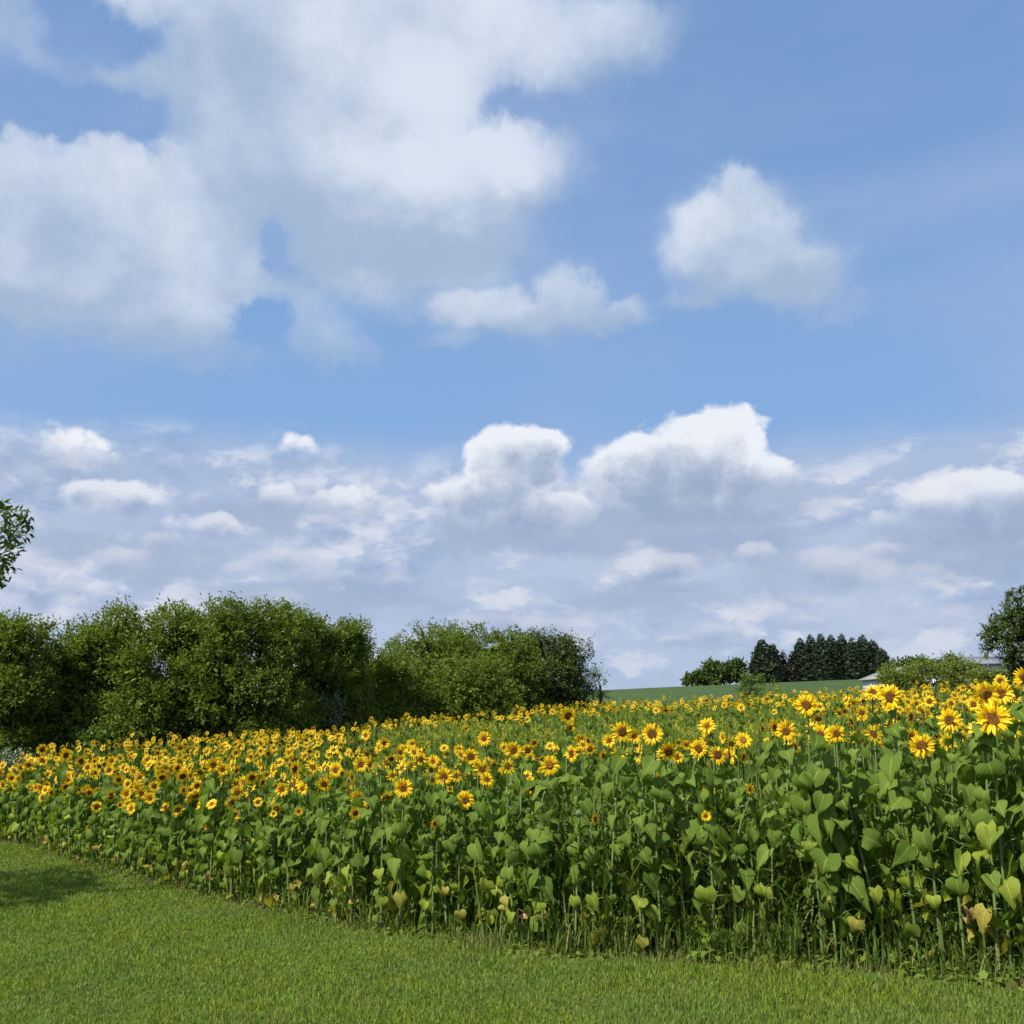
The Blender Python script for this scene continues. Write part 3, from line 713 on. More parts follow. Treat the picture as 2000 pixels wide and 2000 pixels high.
def bloom_words(px, turn, up, d):
    t_ = 'seen edge-on' if abs(turn) > .95 else 'turned to the right' if turn > .38 else 'turned to the left' if turn < -.38 else 'facing the lawn'
    u_ = 'nodding' if up < -.22 else 'upturned' if up > .42 else 'small' if d < 19 else 'large' if d > 27 else 'mid sized'
    return '%s yellow sunflower %s at the %s of the field' % (u_, t_, zone_word(px))
def zone_word(px):
    return ('far left end' if px < 250 else 'left part' if px < 650 else 'left centre' if px < 950 else 'middle' if px < 1300 else 'right centre' if px < 1650 else 'right end')
placed = []     # (x, y)
def place_bloom(px, py, d, turn, up, label, group, r):
    X, Yd, Z = ray(px, py); u = X/Yd; e = float(edge(u))
    D = .165 if px > 600 else .155
    y = 2000*D/d
    dr = lambda yy: (X*yy/Yd, yy, EYE+Z*yy/Yd)
    y = min(max(y, e+.1), float(back(u))-1)
    for _ in range(200):
        x, yy, z = dr(y); h = z - float(tz(x, yy)); hm = float(hmean(x, yy))
        if h < .80*hm and y > e+.12: y -= .1
        elif h > 1.32*hm and py < 1400 and y > e+1.0: y -= .1
        elif h > 1.32*hm and y < float(back(u))-1 and y < 2600*D/d: y += .1
        else: break
    x, yy, z = dr(y); h = z-float(tz(x, yy)); D = min(max(d*y/2000, .07), .25)
    placed.append((x, y, h))
    f = FACE0 + turn - math.atan2(x, y)
    return make_plant(x, y, h-.01, f, up, D, True, label, group, r, near=y < 7.6, young=int(label is not None and 'orange' in label))
rr = np.random.default_rng(11)
for b_ in BL: place_bloom(*b_[:3], b_[3], b_[4]*.7, b_[5], None, rr)
for px, py, d in MORE:
    zw = zone_word(px)
    f_, p_ = rr.normal(0, .4), rr.normal(.1, .2)
    place_bloom(px, py, d, f_, p_, bloom_words(px, f_, p_, d), 'blooming sunflowers at the %s of the field' % zw, rr)
n_ind = len(placed)

# the rest of the field: a jittered lattice of plants behind the front edge
def field_points():
    P = []
    # front band, tight
    for k in range(5):
        s_ = .17 if k < 2 else .24
        dd = .10 + k*.26
        # walk along the front edge
        ue = np.linspace(-.60, .60, 4000); ye = edge(ue); xe = ue*ye
        sl_ = np.concatenate([[0], np.cumsum(np.hypot(np.diff(xe), np.diff(ye)))])
        for s0 in np.arange(0, sl_[-1], s_*1.25):
            q = s0+rng.normal(0, .06); uu = np.interp(q, sl_, ue)
            y = float(edge(uu))+dd+rng.normal(0, .07); P.append((uu*y, y, k))
    return P
FP = field_points()
pl = np.array(placed)
def bloom_prob(px, py):
    low = np.interp(px, [0, 200, 400, 600, 800, 1000, 1500, 2000], [1590, 1598, 1602, 1575, 1540, 1505, 1470, 1440])
    p_ = .80*(py < low) + .35*((py >= low) & (py < low+18))
    weed = (px > 690) & (px < 1560) & (py < np.interp(px, [690, 850, 1560], [1450, 1452, 1440])) & (py > np.interp(px, [690, 900, 1100, 1560], [1425, 1412, 1396, 1378]))
    p_ = np.where(weed, .02, p_)
    p_ = np.where((px > 850) & (px < 1700) & ~weed, p_*.75, p_)
    return p_
cand = []
for (x, y, k) in FP:
    if pl.size and np.min(np.hypot(pl[:, 0]-x, pl[:, 1]-y)) < .11: continue
    px, py = project(x, y, float(tz(x, y))+1)
    if -70 < px < 2070: cand.append((y, x, k))
cand.sort(key=lambda c: (c[2], c[0]))
room = 298 - n_ind
ind, rest = cand[:room], [c for c in cand[room:]]
for (y, x, k) in ind:
    h = float(hmean(x, y))*((.70 if x < -1.5 and k < 2 else .84) + .26*rr.random()) * (.92 if k == 0 else 1)
    px, py = project(x, y, float(tz(x, y))+h)
    bl = rr.random() < float(bloom_prob(px, py))*(.95 if px < 600 else .6)
    f_, p_ = facing(rr)
    zw = zone_word(px)
    Dh = .13+.04*rr.random()
    if bl: lab, grp = bloom_words(px, f_-FACE0+math.atan2(x, y), p_, Dh*2000/y), 'blooming sunflowers at the %s of the field' % zw
    else: lab, grp = '%s leafy sunflower without bloom %s at the %s of the field' % ('tall' if h > 1.25 else 'short' if h < 1.02 else 'medium', 'beside the lawn' if k == 0 else 'behind others', zw), 'leafy sunflowers without bloom at the %s of the field' % zw
    make_plant(x, y, h, f_, p_, Dh, bl, lab, grp, rr, leafy=1.05)

# everything behind: one mass of further sunflowers, too many to single out
def far_field():
    A = Acc()
    P = [(x, y) for (y, x, k) in rest]
    N = 60000
    u = -.66 + 1.3*rng.random(N); y = np.sqrt(rng.random(N)*(62**2-6**2)+36); x = u*y
    e = edge(u); dpt = y-e
    dens = np.where(dpt < 4, 7.0, np.where(y < 22, 5.0, np.where(y < 36, 3.6, 2.6)))
    area = 1.3*(62**2-36)/2
    keep = (dpt > 1.35) & (y < back(u)) & (rng.random(N) < dens*area/N)
    P = np.concatenate([np.array(P).reshape(-1, 2), np.stack([x[keep], y[keep]], 1)]); n = len(P)
    x, y = P[:, 0], P[:, 1]; z = tz(x, y)
    h = hmean(x, y)*(.86+.22*rng.random(n)); h *= (1 + .10*np.maximum(rng.normal(0, 1, n)-1, 0)) * np.where((x/y > .06) & (y > 18), .90, 1.0)
    px, py = project(x, y, z+h)
    bl = rng.random(n) < bloom_prob(px, py)*np.where(px < 700, 1.0, .8)
    print('far plants', n, 'blooms', bl.sum())
    weed = (px > 690) & (px < 1600) & (py < 1450) & ~bl
    h = np.where(weed, h*.62, h)
    pos = np.stack([x, y, z], 1)
    # stems
    S = (np.array([(-.010,0,0),(.010,0,0),(0,.017,0),(-.007,0,1),(.007,0,1),(0,.012,1)], float), np.array([(0,1,4),(0,4,3),(1,2,5),(1,5,4),(2,0,3),(2,3,5)]), np.full(6, 3))
    A.add(S, pos, rotz(rng.random(n)*6.28), np.stack([np.ones(n), np.ones(n), h], 1))
    # leaves
    Ls = [leaf_tpl(detail=False, rise=.7, droop=1.5+.5*i, fold=.25, m_leaf=0, m_pet=3) for i in range(2)]
    nl = 9
    for i in range(nl):
        f = .30 + .66*(i+.4*rng.random(n))/nl
        k = rng.random(n) < np.where(y < 14, 1.0, np.where(f > .6, .9, .35))
        k &= ~(weed & (y > 20) & (rng.random(n) < .4))
        m_ = int(k.sum())
        s_ = .175*np.interp(f[k], [0, .5, .8, .97], [.8, 1.0, .8, .5])*(1+rng.normal(0, .15, m_))
        rot = np.einsum('kij,kjl->kil', rotz((i*2.4+rng.random(n)*6.28*.3+x*9)[k]), rotx(rng.normal(-.1, .25, m_)))
        A.add(Ls[i % 2], pos[k]+np.stack([0*f[k], 0*f[k], f[k]*h[k]], 1), rot, s_)
    # heads
    rings = [ring_tpl(13, False, i, 1, 1, cup=.1, messy=.3) for i in range(3)]
    D_ = disc_tpl(False, .44, .09, 2, 2, 2); Bk = (np.array([(0,0,-.15)]+[(.45*math.cos(j*1.2566), .45*math.sin(j*1.2566), -.02) for j in range(5)]), np.array([(0, 1+(j+1) % 5, 1+j) for j in range(5)]), np.full(5, 0))
    ib = np.where(bl)[0]; m_ = len(ib)
    f_ = FACE0 + rng.normal(-.05, .6, m_); p_ = rng.normal(.12, .35, m_)
    Rm = np.einsum('kij,kjl->kil', rotz(f_-math.pi/2), rotx(-math.pi/2+p_))
    hp = pos[ib] + np.stack([np.cos(f_)*.05, np.sin(f_)*.05, h[ib]+.0], 1)
    Rr = (.064+.026*rng.random(m_)) * np.where(y[ib] > 22, 1.05, 1.0)
    for q in range(3):
        s_ = (np.arange(m_) % 3) == q; A.add(rings[q], hp[s_], Rm[s_], Rr[s_])
    A.add(D_, hp, Rm, Rr); A.add(Bk, hp, Rm, Rr)
    ob = link('sunflower_crowd', A.mesh('sunflower_crowd', [M['f_leaf'], M['f_petal'], M['f_disc'], M['f_stem']]))
    tag(ob, 'mass of further sunflowers running back across the field to the trees', 'sunflowers', kind='stuff')
far_field()

# ---------------------------------------------------------------- weeds and tall grass
M['grass_tall'] = leafmat('tall_grass', (.085,.140,.022), (.17,.24,.045), .35, .6, .15, 'island', c3=(.26,.24,.09))
M['weed'] = leafmat('weed_leaf', (.13,.20,.028), (.21,.28,.045), .35, .6, .2, 'island', noise_s=.5)
M['weed_tip'] = leafmat('weed_tip', (.32,.33,.03), (.46,.40,.035), .35, .6, .2, 'island')
def blade_tpl(h=1.0, w=.012, bend=.5, m=0, seg=4):
    V = []; F = []
    for i in range(seg+1):
        f = i/seg; ww = w*(1-f**1.5)*(.7+.6*f if f < .5 else 1)
        yy = bend*f*f; zz = math.sin(min(f, 1)*1.45)/math.sin(1.45)*h*(1-.25*bend*f*f)
        V += [(-ww, yy, zz), (ww, yy, zz)]
    for i in range(seg): a = 2*i; F += [(a, a+1, a+3), (a, a+3, a+2)]
    return np.array(V, float), np.array(F), np.full(len(F), m)
def tall_grass():
    A = Acc(); N = 42000
    u = -.6+1.2*rng.random(N); e = edge(u)
    dp = -.02 + 1.9*rng.random(N)**1.2; y = e+dp; x = u*y; px = 1000+2000*u
    dens = np.interp(px, [0, 600, 1000, 1150, 1500, 1650, 2000], [.25, .4, .6, 1.0, 1.1, .6, .6]) * (.34+.66*(np.sin(x*5+1.3*np.sin(y*3))+.5*np.sin(x*13+2) > .0))
    k = rng.random(N) < dens; x, y, dp = x[k], y[k], dp[k]; px = px[k]; n = len(x); z = tz(x, y)
    hmax = np.interp(px, [0, 900, 1100, 1500, 1650, 2000], [.35, .6, 1.1, 1.1, .85, .7])
    h = (.10+hmax*rng.random(n)**1.5)*(np.clip(.25+dp*2.2, .15, 1))
    pos = np.stack([x, y, z-.01], 1); a = rng.random(n)*6.28
    T = [blade_tpl(1, .010, b) for b in (.12, .35, .6, .9)]
    for q in range(4):
        s_ = (np.arange(n) % 4) == q
        A.add(T[q], pos[s_], rotz(a[s_]), np.stack([.6+h[s_]*.8, h[s_], h[s_]], 1))
    # small broad weed leaves at the foot of the plants
    L = leaf_tpl(detail=False, petiole=.3, rise=.9, droop=1.0, fold=.2, m_leaf=1, m_pet=1)
    N = 12000; u = -.6+1.2*rng.random(N); dp = -.10+1.0*rng.random(N); y = edge(u)+dp; x = u*y
    z = tz(x, y) + rng.random(N)**2*np.interp(1000+2000*u, [0, 1200, 1400, 1600, 2000], [.10, .25, .8, .8, .3])*np.clip(dp*2.5, .1, 1)
    k = np.sin(x*3.1+y)*np.sin(x*7.7) > -.35; n = int(k.sum())
    A.add(L, np.stack([x, y, z], 1)[k], np.einsum('kij,kjl->kil', rotz(rng.random(n)*6.28), rotx(rng.normal(0, .6, n))), .02+.05*rng.random(n)**1.5)
    ob = link('tall_grass', A.mesh('tall_grass', [M['grass_tall'], M['weed']]))
    tag(ob, 'tall grass and low weeds at the foot of the sunflowers along the lawn', 'tall grass', kind='stuff')
tall_grass()
def weed_patch():
    A = Acc(); N = 60000
    u = -.22+.75*rng.random(N); y = 16+62*rng.random(N)**.8; x = u*y; z = tz(x, y)
    px, py = project(x, y, z+.9)
    k = (py < np.interp(px, [640, 760, 1000, 1500, 1700], [1425, 1448, 1450, 1440, 1395])) & (px > 640) & (px < 1800) & (y < back(u)+19) & (y < 78)
    k &= (y < back(u)-1.0) | (px > 1130)
    k &= rng.random(N) < np.clip(.55+.5*np.sin(x*.8+np.sin(y*.5)*2), .15, 1)
    k = np.where(k)[0][:24000]
    x, y, z = x[k], y[k], z[k]; n = len(x); pos = np.stack([x, y, z], 1)
    h = (.60+.42*rng.random(n))*(1+.3*np.sin(x*.5)*np.sin(y*.33+2)) + .25*(rng.random(n) < .03)
    T1 = blade_tpl(1, .012, .12, 0, 3); T2 = blade_tpl(1, .02, .5, 0, 3)
    A.add(T1, pos, rotz(rng.random(n)*6.28), np.stack([np.ones(n), h, h], 1))
    L = (np.array([(0,0,0),(-.09,.5,.15),(.09,.5,.15),(0,1,-.05)]), np.array([(0,2,1),(1,2,3)]), np.array([0, 0]))
    for i in range(9):
        f = .35+.6*rng.random(n)
        A.add(L, pos+np.stack([0*f, 0*f, f*h], 1), np.einsum('kij,kjl->kil', rotz(rng.random(n)*6.28), rotx(rng.normal(.4, .35, n))), .11+.07*rng.random(n))
    tipk = rng.random(n) < np.where(np.sin(x*.45+1)*np.sin(y*.3) > -.1, .6, .15)
    Lt = (L[0], L[1], np.array([1, 1]))
    for i in range(6):
        m_ = int(tipk.sum()); f = .88+.16*rng.random(m_)
        A.add(Lt, pos[tipk]+np.stack([0*f, 0*f, f*h[tipk]], 1), np.einsum('kij,kjl->kil', rotz(rng.random(m_)*6.28), rotx(rng.normal(.5, .3, m_))), .10+.06*rng.random(m_))
    ob = link('weed_patch', A.mesh('weed_patch', [M['weed'], M['weed_tip']]))
    tag(ob, 'yellow green goldenrod and weeds in the thin middle of the sunflower field', 'weeds', kind='stuff')
weed_patch()

# ---------------------------------------------------------------- trees
def bark(name, c1, c2): return plain(name, c1, c2, 12, .95, .1, .01)
M['bark'] = bark('bark', (.10,.075,.05), (.055,.042,.03))
M['boxelder'] = leafmat('maple_leaf', (.115,.160,.020), (.20,.25,.042), .30, .65, .12, 'island', noise_s=.35)
M['boxelder2'] = leafmat('maple_leaf_olive', (.13,.175,.022), (.225,.275,.045), .30, .65, .12, 'island', noise_s=.35)
M['oakleaf'] = leafmat('oak_leaf', (.050,.085,.018), (.10,.145,.032), .25, .5, .35, 'island')
M['silver'] = leafmat('silver_leaf', (.12,.16,.09), (.20,.24,.16), .2, .5, .3, 'island')
M['hedge'] = leafmat('hedge_leaf', (.12,.16,.025), (.20,.235,.045), .30, .6, .2, 'island')
M['sumac'] = leafmat('sumac_leaf', (.085,.150,.028), (.135,.205,.040), .35, .5, .3, 'island')
M['spruce'] = leafmat('spruce_needle_hazed', (.13,.17,.13), (.18,.22,.165), .15, .8, .1, 'island')  # paler than real needles: distance haze is put into the colour
M['spruce_red'] = leafmat('spruce_dead', (.13,.105,.09), (.18,.15,.12), 0, .9, .1, 'island')
M['fargreen'] = leafmat('far_tree_leaf', (.060,.095,.024), (.115,.155,.040), .15, .7, .1, 'island')
KITE = (np.array([(0,0,0),(-.24,.42,.06),(.24,.42,.06),(0,1,-.06)], float), np.array([(0,2,1),(1,2,3)]), np.array([0, 0]))
def dirs_to_rot(d):
    """rotation with +Y along d"""
    d = d/np.linalg.norm(d, axis=1, keepdims=True)
    up = np.tile([0., 0, 1], (len(d), 1)); up[np.abs(d[:, 2]) > .95] = [1, 0, 0]
    xx = np.cross(d, up); xx /= np.linalg.norm(xx, axis=1, keepdims=True); zz = np.cross(xx, d)
    return np.stack([xx, d, zz], -1)
def crown_mesh(r, lobes, n_cl, per, leaf, mat, jit=.22, up=.5, base=None, name='crown', inner=.25):
    """lobes: (cx,cy,cz,rx,rz) ellipsoids; clusters of leaves round shoots on their skins"""
    A = Acc(); L = np.array(lobes, float); wts = L[:, 3]*L[:, 4]; wts /= wts.sum()
    if n_cl > 1000:          # the leafy inside that closes the crown
        m_ = 2600; q = L[r.choice(len(L), m_, p=wts)]; dv = r.normal(0, 1, (m_, 3)); dv *= (.15+.6*r.random((m_, 1)))/np.linalg.norm(dv, axis=1, keepdims=True)
        P0 = q[:, :3] + dv*np.stack([q[:, 3], q[:, 3], q[:, 4]], 1)
        A.add(KITE, P0, dirs_to_rot(r.normal(0, 1, (m_, 3))), leaf*3.0*(.7+.6*r.random(m_)))
    ci = r.choice(len(L), n_cl, p=wts)
    v = r.normal(0, 1, (n_cl, 3)); v /= np.linalg.norm(v, axis=1, keepdims=True); v[:, 2] = np.where(v[:, 2] < -.55, -v[:, 2], v[:, 2])
    rad = np.where(r.random(n_cl) < inner, .35+.5*r.random(n_cl), .86+.2*r.random(n_cl))[:, None]
    c = L[ci, :3] + v*rad*np.stack([L[ci, 3], L[ci, 3], L[ci, 4]], 1)
    # keep the skin of the union: drop shoots deep inside another lobe, now and then keep one
    deep = np.zeros(n_cl, bool)
    for q in range(len(L)):
        dd = (c-L[q, :3])/np.array([L[q, 3], L[q, 3], L[q, 4]]); deep |= (np.linalg.norm(dd, axis=1) < .72) & (ci != q)
    k = (~deep) | (r.random(n_cl) < .15); c, v = c[k], v[k]
    if base is not None: k = c[:, 2] > base; c, v = c[k], v[k]
    n = len(c); ax = v + np.array([0, 0, up]); ax /= np.linalg.norm(ax, axis=1, keepdims=True)
    cl_s = .7+.6*r.random(n) + .9*(r.random(n) < .3)*(v[:, 2] > .45)
    for j in range(per):
        t_ = r.random(n)*.9; d = ax*(.4+.3*r.random((n, 1))) + r.normal(0, .62, (n, 3)); d[:, 2] -= .12
        p_ = c + ax*(t_*jit*1.3*cl_s)[:, None] + r.normal(0, jit*.38, (n, 3))
        tw = roty(r.normal(0, .7, n))
        A.add(KITE, p_, np.einsum('kij,kjl->kil', dirs_to_rot(d), tw), leaf*(.7+.6*r.random(n)))
    return A.mesh(name, mat), c
def limb_mesh(r, height, tips, r0=.08, name='trunk', frac=.3, forks=True):
    A = Acc(); tips = np.asarray(tips)
    tr = [(0,0,-.1), (r.normal(0, .05), r.normal(0, .05), height*.3), (r.normal(0, .12), r.normal(0, .12), height*.55), (r.normal(0, .15), r.normal(0, .15), height*.8)]
    V, F = tube(tr, [r0*1.3, r0, r0*.7, r0*.25], 7); A.raw(V, F)
    for tp in tips:
        f = np.clip(tp[2]/height*.6, .12, .7); s_ = np.array([np.interp(f, [0, .3, .55, .8], [q[i] for q in tr]) for i in range(2)] + [f*height])
        m1 = s_*.5+tp*.5 + np.array([0, 0, -.06*height])*r.random(); 
        V, F = tube([s_, s_*.75+m1*.25, m1, m1*.4+tp*.6, tp], [r0*.45, r0*.36, r0*.25, r0*.16, r0*.05], 5); A.raw(V, F)
    return A.mesh(name, [M['bark']], True)
def tree_at(px, d, top_py, wpx, label, mat='boxelder', name='tree', cat='tree', group=None, n_cl=900, per=19, leaf=.108, seed=0, bottom=.02, jit=.18, tipn=10, nl=9, inner=.25, squash=1.0, up=.5, lob=(.28,.45), h=None):
    r = np.random.default_rng(seed); X, Yd, Z = ray(px, top_py)
    x = X*d/Yd; z0 = float(tz(x, d)); H = (EYE + Z*d/Yd - z0)*(.965 if n_cl > 500 else 1) if h is None else h; Rw = wpx/2000*d/Yd/2*(1.28 if n_cl > 500 else 1)
    root = bpy.data.objects.new(name, None); col.objects.link(root); root.location = (x, d, z0)
    tag(root, label, cat, group)
    lobes = [(0, 0, H*.46, Rw*.84, H*.46)]
    if n_cl > 500:
        for i in range(26):      # tufts that stand out of the crown
            a = r.random()*6.28; zz = H*(.08+.80*r.random()); rl = Rw*(.15+.14*r.random())
            sh = math.sqrt(max(0, 1-((zz-H*.30)/(H*.64))**2)); q = (Rw-rl*.5)*sh
            lobes.append((math.cos(a)*q, -abs(math.sin(a))*q if i % 3 else math.sin(a)*q, zz, rl, rl*1.15))
        lobes[0] = (0, 0, H*.36, Rw*.74, H*.50)
    for i in range(nl):
        a = 6.28*i/nl + r.normal(0, .3); f = .35+.5*r.random(); zz = H*(.20+.60*r.random()) if i % 2 else H*(.10+.15*r.random()); rl = Rw*(lob[0]+(lob[1]-lob[0])*r.random())
        sh = math.sqrt(max(0, 1-((zz-H*.34)/(H*.60))**2)); q = (Rw-rl*.8)*sh
        lobes.append((math.cos(a)*q, math.sin(a)*q*squash, zz, rl, rl*1.05))
    for i in range(3): rl = Rw*.36; lobes.append((r.normal(0, Rw*.35), r.normal(0, Rw*.3), H-rl*1.0-.12*r.random()*H*.6, rl, rl))
    cm, c = crown_mesh(r, lobes, int(n_cl*1.75) if n_cl > 500 else n_cl, per, leaf, [M[mat]], jit, up, base=bottom*H, inner=inner)
    link('crown', cm, root)
    tips = c[r.choice(len(c), min(tipn, len(c)), replace=False)]*np.array([.9, .9, .95])
    link('trunk', limb_mesh(r, H, tips, r0=.035*H**.8), root)
    return root
# left hand belt of box elders
T_ = lambda *a, **k: tree_at(*a, **k)
G1 = 'bushy trees of the left belt'
T_(-60, 31, 1185, 190, 'leftmost bushy green tree behind the field, cut by the left edge', group=G1, seed=1, n_cl=1100)
T_(50, 30, 1196, 150, 'round bushy tree at the far left, next to the dark branch', group=G1, seed=2, n_cl=1000)
T_(150, 32, 1224, 150, 'lower yellow green bushy tree between two taller ones at the left', 'boxelder2', group=G1, seed=3, n_cl=900)
T_(222, 33, 1206, 150, 'bushy tree closing the notch behind the broad one', group=G1, seed=27, n_cl=900)
T_(285, 31.5, 1178, 190, 'broad bushy tree with many upright shoots, left of the notch in the treetops', 'boxelder2', group=G1, seed=4, n_cl=1300)
T_(405, 32.5, 1180, 130, 'bushy tree just right of the notch in the left treetops', group=G1, seed=5, n_cl=900)
T_(500, 32, 1165, 190, 'highest bushy green tree of the left belt', group=G1, seed=6, n_cl=1400)
T_(600, 34, 1193, 150, 'bushy tree on the right shoulder of the highest one', group=G1, seed=7, n_cl=1000)
T_(672, 35, 1205, 110, 'last bushy tree of the left belt before the gap', group=G1, seed=8, n_cl=800)
G2 = 'bushy trees right of the gap'
T_(735, 38, 1272, 150, 'low bushy tree filling the gap between the two belts', group=G2, seed=9, n_cl=900)
T_(835, 42, 1228, 170, 'round bushy tree at the left of the second belt', group=G2, seed=10, n_cl=1100)
T_(900, 44, 1216, 130, 'bushy tree at the top of the second belt', group=G2, seed=20, n_cl=900)
T_(975, 43, 1228, 140, 'bushy tree right of the top of the second belt', group=G2, seed=11, n_cl=900)
T_(900, 40, 1290, 190, 'low olive brush in front of the second belt', 'boxelder2', name='bush', cat='bush', group='low brush under the second belt', seed=12, n_cl=1000)
T_(1055, 46, 1232, 140, 'dark rounded bushy tree at the right end of the second belt', 'fargreen', group=G2, seed=13, n_cl=1300)
T_(1105, 45, 1292, 64, 'low skirt of foliage at the right foot of the second belt', 'fargreen', name='bush', cat='bush', seed=14, n_cl=400)
T_(1165, 48, 1306, 44, 'thin small sapling standing alone at the right end of the belt', 'fargreen', name='sapling', seed=15, n_cl=140, per=12, inner=0)
# small shrubs in front of the belt
T_(645, 33, 1362, 60, 'pale silvery shrub in front of the bushy trees', 'silver', name='shrub', cat='shrub', seed=16, n_cl=120, per=10, leaf=.10)
T_(20, 17.6, 1466, 110, 'grey leaved shrub at the left edge behind the first sunflowers', 'silver', name='shrub', cat='shrub', seed=17, n_cl=260, per=12, leaf=.055, jit=.09)
T_(205, 30, 1430, 130, 'bright green sumac like shrub at the foot of the left trees', 'sumac', name='shrub', cat='shrub', seed=18, n_cl=260, per=12, leaf=.2, up=.1)
T_(540, 33, 1420, 170, 'spreading green shrub at the foot of the highest bushy tree', 'sumac', name='shrub', cat='shrub', seed=19, n_cl=260, per=12, leaf=.2, up=.1)
T_(-10, 30, 1405, 160, 'dark low shrub at the left edge under the trees', 'fargreen', name='shrub', cat='shrub', seed=23, n_cl=400)
T_(380, 33, 1425, 170, 'low dark shrub between the two sumac like shrubs', 'boxelder', name='shrub', cat='shrub', seed=24, n_cl=400)
T_(780, 40, 1400, 170, 'low green shrub at the foot of the gap between the belts', 'boxelder', name='shrub', cat='shrub', seed=25, n_cl=350)
T_(1000, 45, 1385, 220, 'long low shrub at the foot of the second belt', 'boxelder', name='shrub', cat='shrub', seed=26, n_cl=450)

# near tree just outside the left edge: its limb tip hangs into view and its shade lies on the lawn
def near_tree():
    r = np.random.default_rng(31); x, y = -8.9, 9.5; z0 = float(tz(x, y))
    root = bpy.data.objects.new('oak_tree', None); col.objects.link(root); root.location = (x, y, z0)
    tag(root, 'dark leafy oak branch reaching in from the left edge above the field', 'tree')
    lobes = [(0,0,3.6,1.5,1.2),(.8,-.2,3.0,.9,.8),(-.9,.3,3.2,1.0,.9),(.2,.6,4.3,1.0,.9),(1.15,.1,3.45,.8,.8)]
    cm, c = crown_mesh(r, lobes, 900, 16, .085, [M['oakleaf']], .12, .2, inner=.4)
    link('crown', cm, root)
    # the limb that enters the picture
    tips = []
    A = Acc()
    def at(px, py, d): X, Yd, Z = ray(px, py); return np.array([X*d/Yd-x, d-y, EYE+Z*d/Yd-z0])
    spots = [(34,1008,11.3),(52,1018,11.25),(20,1030,11.3),(8,1000,11.4),(44,1045,11.2),(12,1060,11.35),(26,1072,11.3),(2,1040,11.4),(6,1095,11.4),(14,1110,11.35),(-12,1080,11.5),(-25,1030,11.5),(-20,1125,11.5),(2,1135,11.5),(-30,990,11.6),(-4,985,11.5),(-45,1060,11.6),(-50,1110,11.6)]
    cl = np.array([at(s_[0], s_[1], s_[2]-1.2) for s_ in spots]); per = 32
    for j in range(per):
        d = r.normal(0, 1, cl.shape); d[:, 2] -= .2
        A.add(KITE, cl + r.normal(0, .038, cl.shape), np.einsum('kij,kjl->kil', dirs_to_rot(d), roty(r.normal(0, .6, len(cl)))), .06+.04*r.random(len(cl)))
    link('branch_leaves', A.mesh('branch_leaves', [M['oakleaf']]), root)
    tips = [c[i] for i in r.choice(len(c), 8, replace=False)] + [cl[k] for k in (1, 4, 6, 9, 13, 14)]
    link('trunk', limb_mesh(r, 4.4, tips, r0=.09), root)
near_tree()
# right hand tree, open crown
def right_tree():
    r = np.random.default_rng(41); d = 45; X, Yd, Z = ray(2050, 1130); x = X*d; z0 = float(tz(x, d))
    root = bpy.data.objects.new('oak_tree', None); col.objects.link(root); root.location = (x, d, z0)
    tag(root, 'open crowned dark green tree cut by the right edge', 'tree')
    def at(px, py, dd=0): X, Yd, Z = ray(px, py); q = d+dd; return (X*q/Yd-x, dd, EYE+Z*q/Yd-z0)
    lobes = []
    for px, py, rpx in [(1992,1198,34),(1965,1212,22),(1940,1226,18),(1930,1240,15),(1950,1245,26),(1990,1240,40),(2050,1215,50),(2030,1260,60),(1935,1262,16),(1975,1285,26),(1993,1312,24),(2080,1170,60),(2110,1250,70),(2050,1310,50),(1996,1160,14),(1972,1168,9),(1985,1310,26),(1925,1272,10)]:
        q = at(px, py, r.normal(0, .5)); rm = rpx/2000*d*.86; lobes.append((*q, rm, rm))
    cm, c = crown_mesh(r, lobes, 1500, 14, .12, [M['oakleaf']], .16, .2, inner=.3)
    link('crown', cm, root)
    link('trunk', limb_mesh(r, 4.2, [np.array(l[:3]) for l in lobes], r0=.13), root)
right_tree()
# hedge bushes in front of the houses
G3 = 'rounded bushes in front of the houses'
for i, (px, d, top, wp, lab) in enumerate([(1772,62,1306,76,'leftmost rounded bush below the pale gable'),(1822,60,1293,100,'tallest olive bush right of the pale gable'),(1878,61,1298,84,'bush between the tallest olive bush and the white house'),(1925,58,1314,66,'bush in front of the white house'),(1975,58,1316,84,'low bush under the oak at the right edge'),(1860,63,1285,34,'narrow upright bush top standing above the hedge')]):
    T_(px, d, top, wp, lab, 'hedge', name='bush', cat='bush', group=G3, seed=50+i, n_cl=480, per=12, leaf=.16, jit=.22, tipn=4, nl=6)
T_(1742, 60, 1313, 56, 'low bush hiding the wall below the pale gable', 'hedge', name='bush', cat='bush', group=G3, seed=58, n_cl=300, per=12, leaf=.16, tipn=4, nl=6)
# sapling clump at the far edge of the weeds
T_(1465, 70, 1318, 46, 'light green sapling clump in front of the crop field', 'sumac', name='sapling', cat='sapling', seed=60, n_cl=160, per=10, leaf=.2)
T_(1500, 72, 1336, 90, 'low weedy clump right of the light green sapling', 'weed', name='shrub', cat='shrub', seed=61, n_cl=120, per=10, leaf=.2)
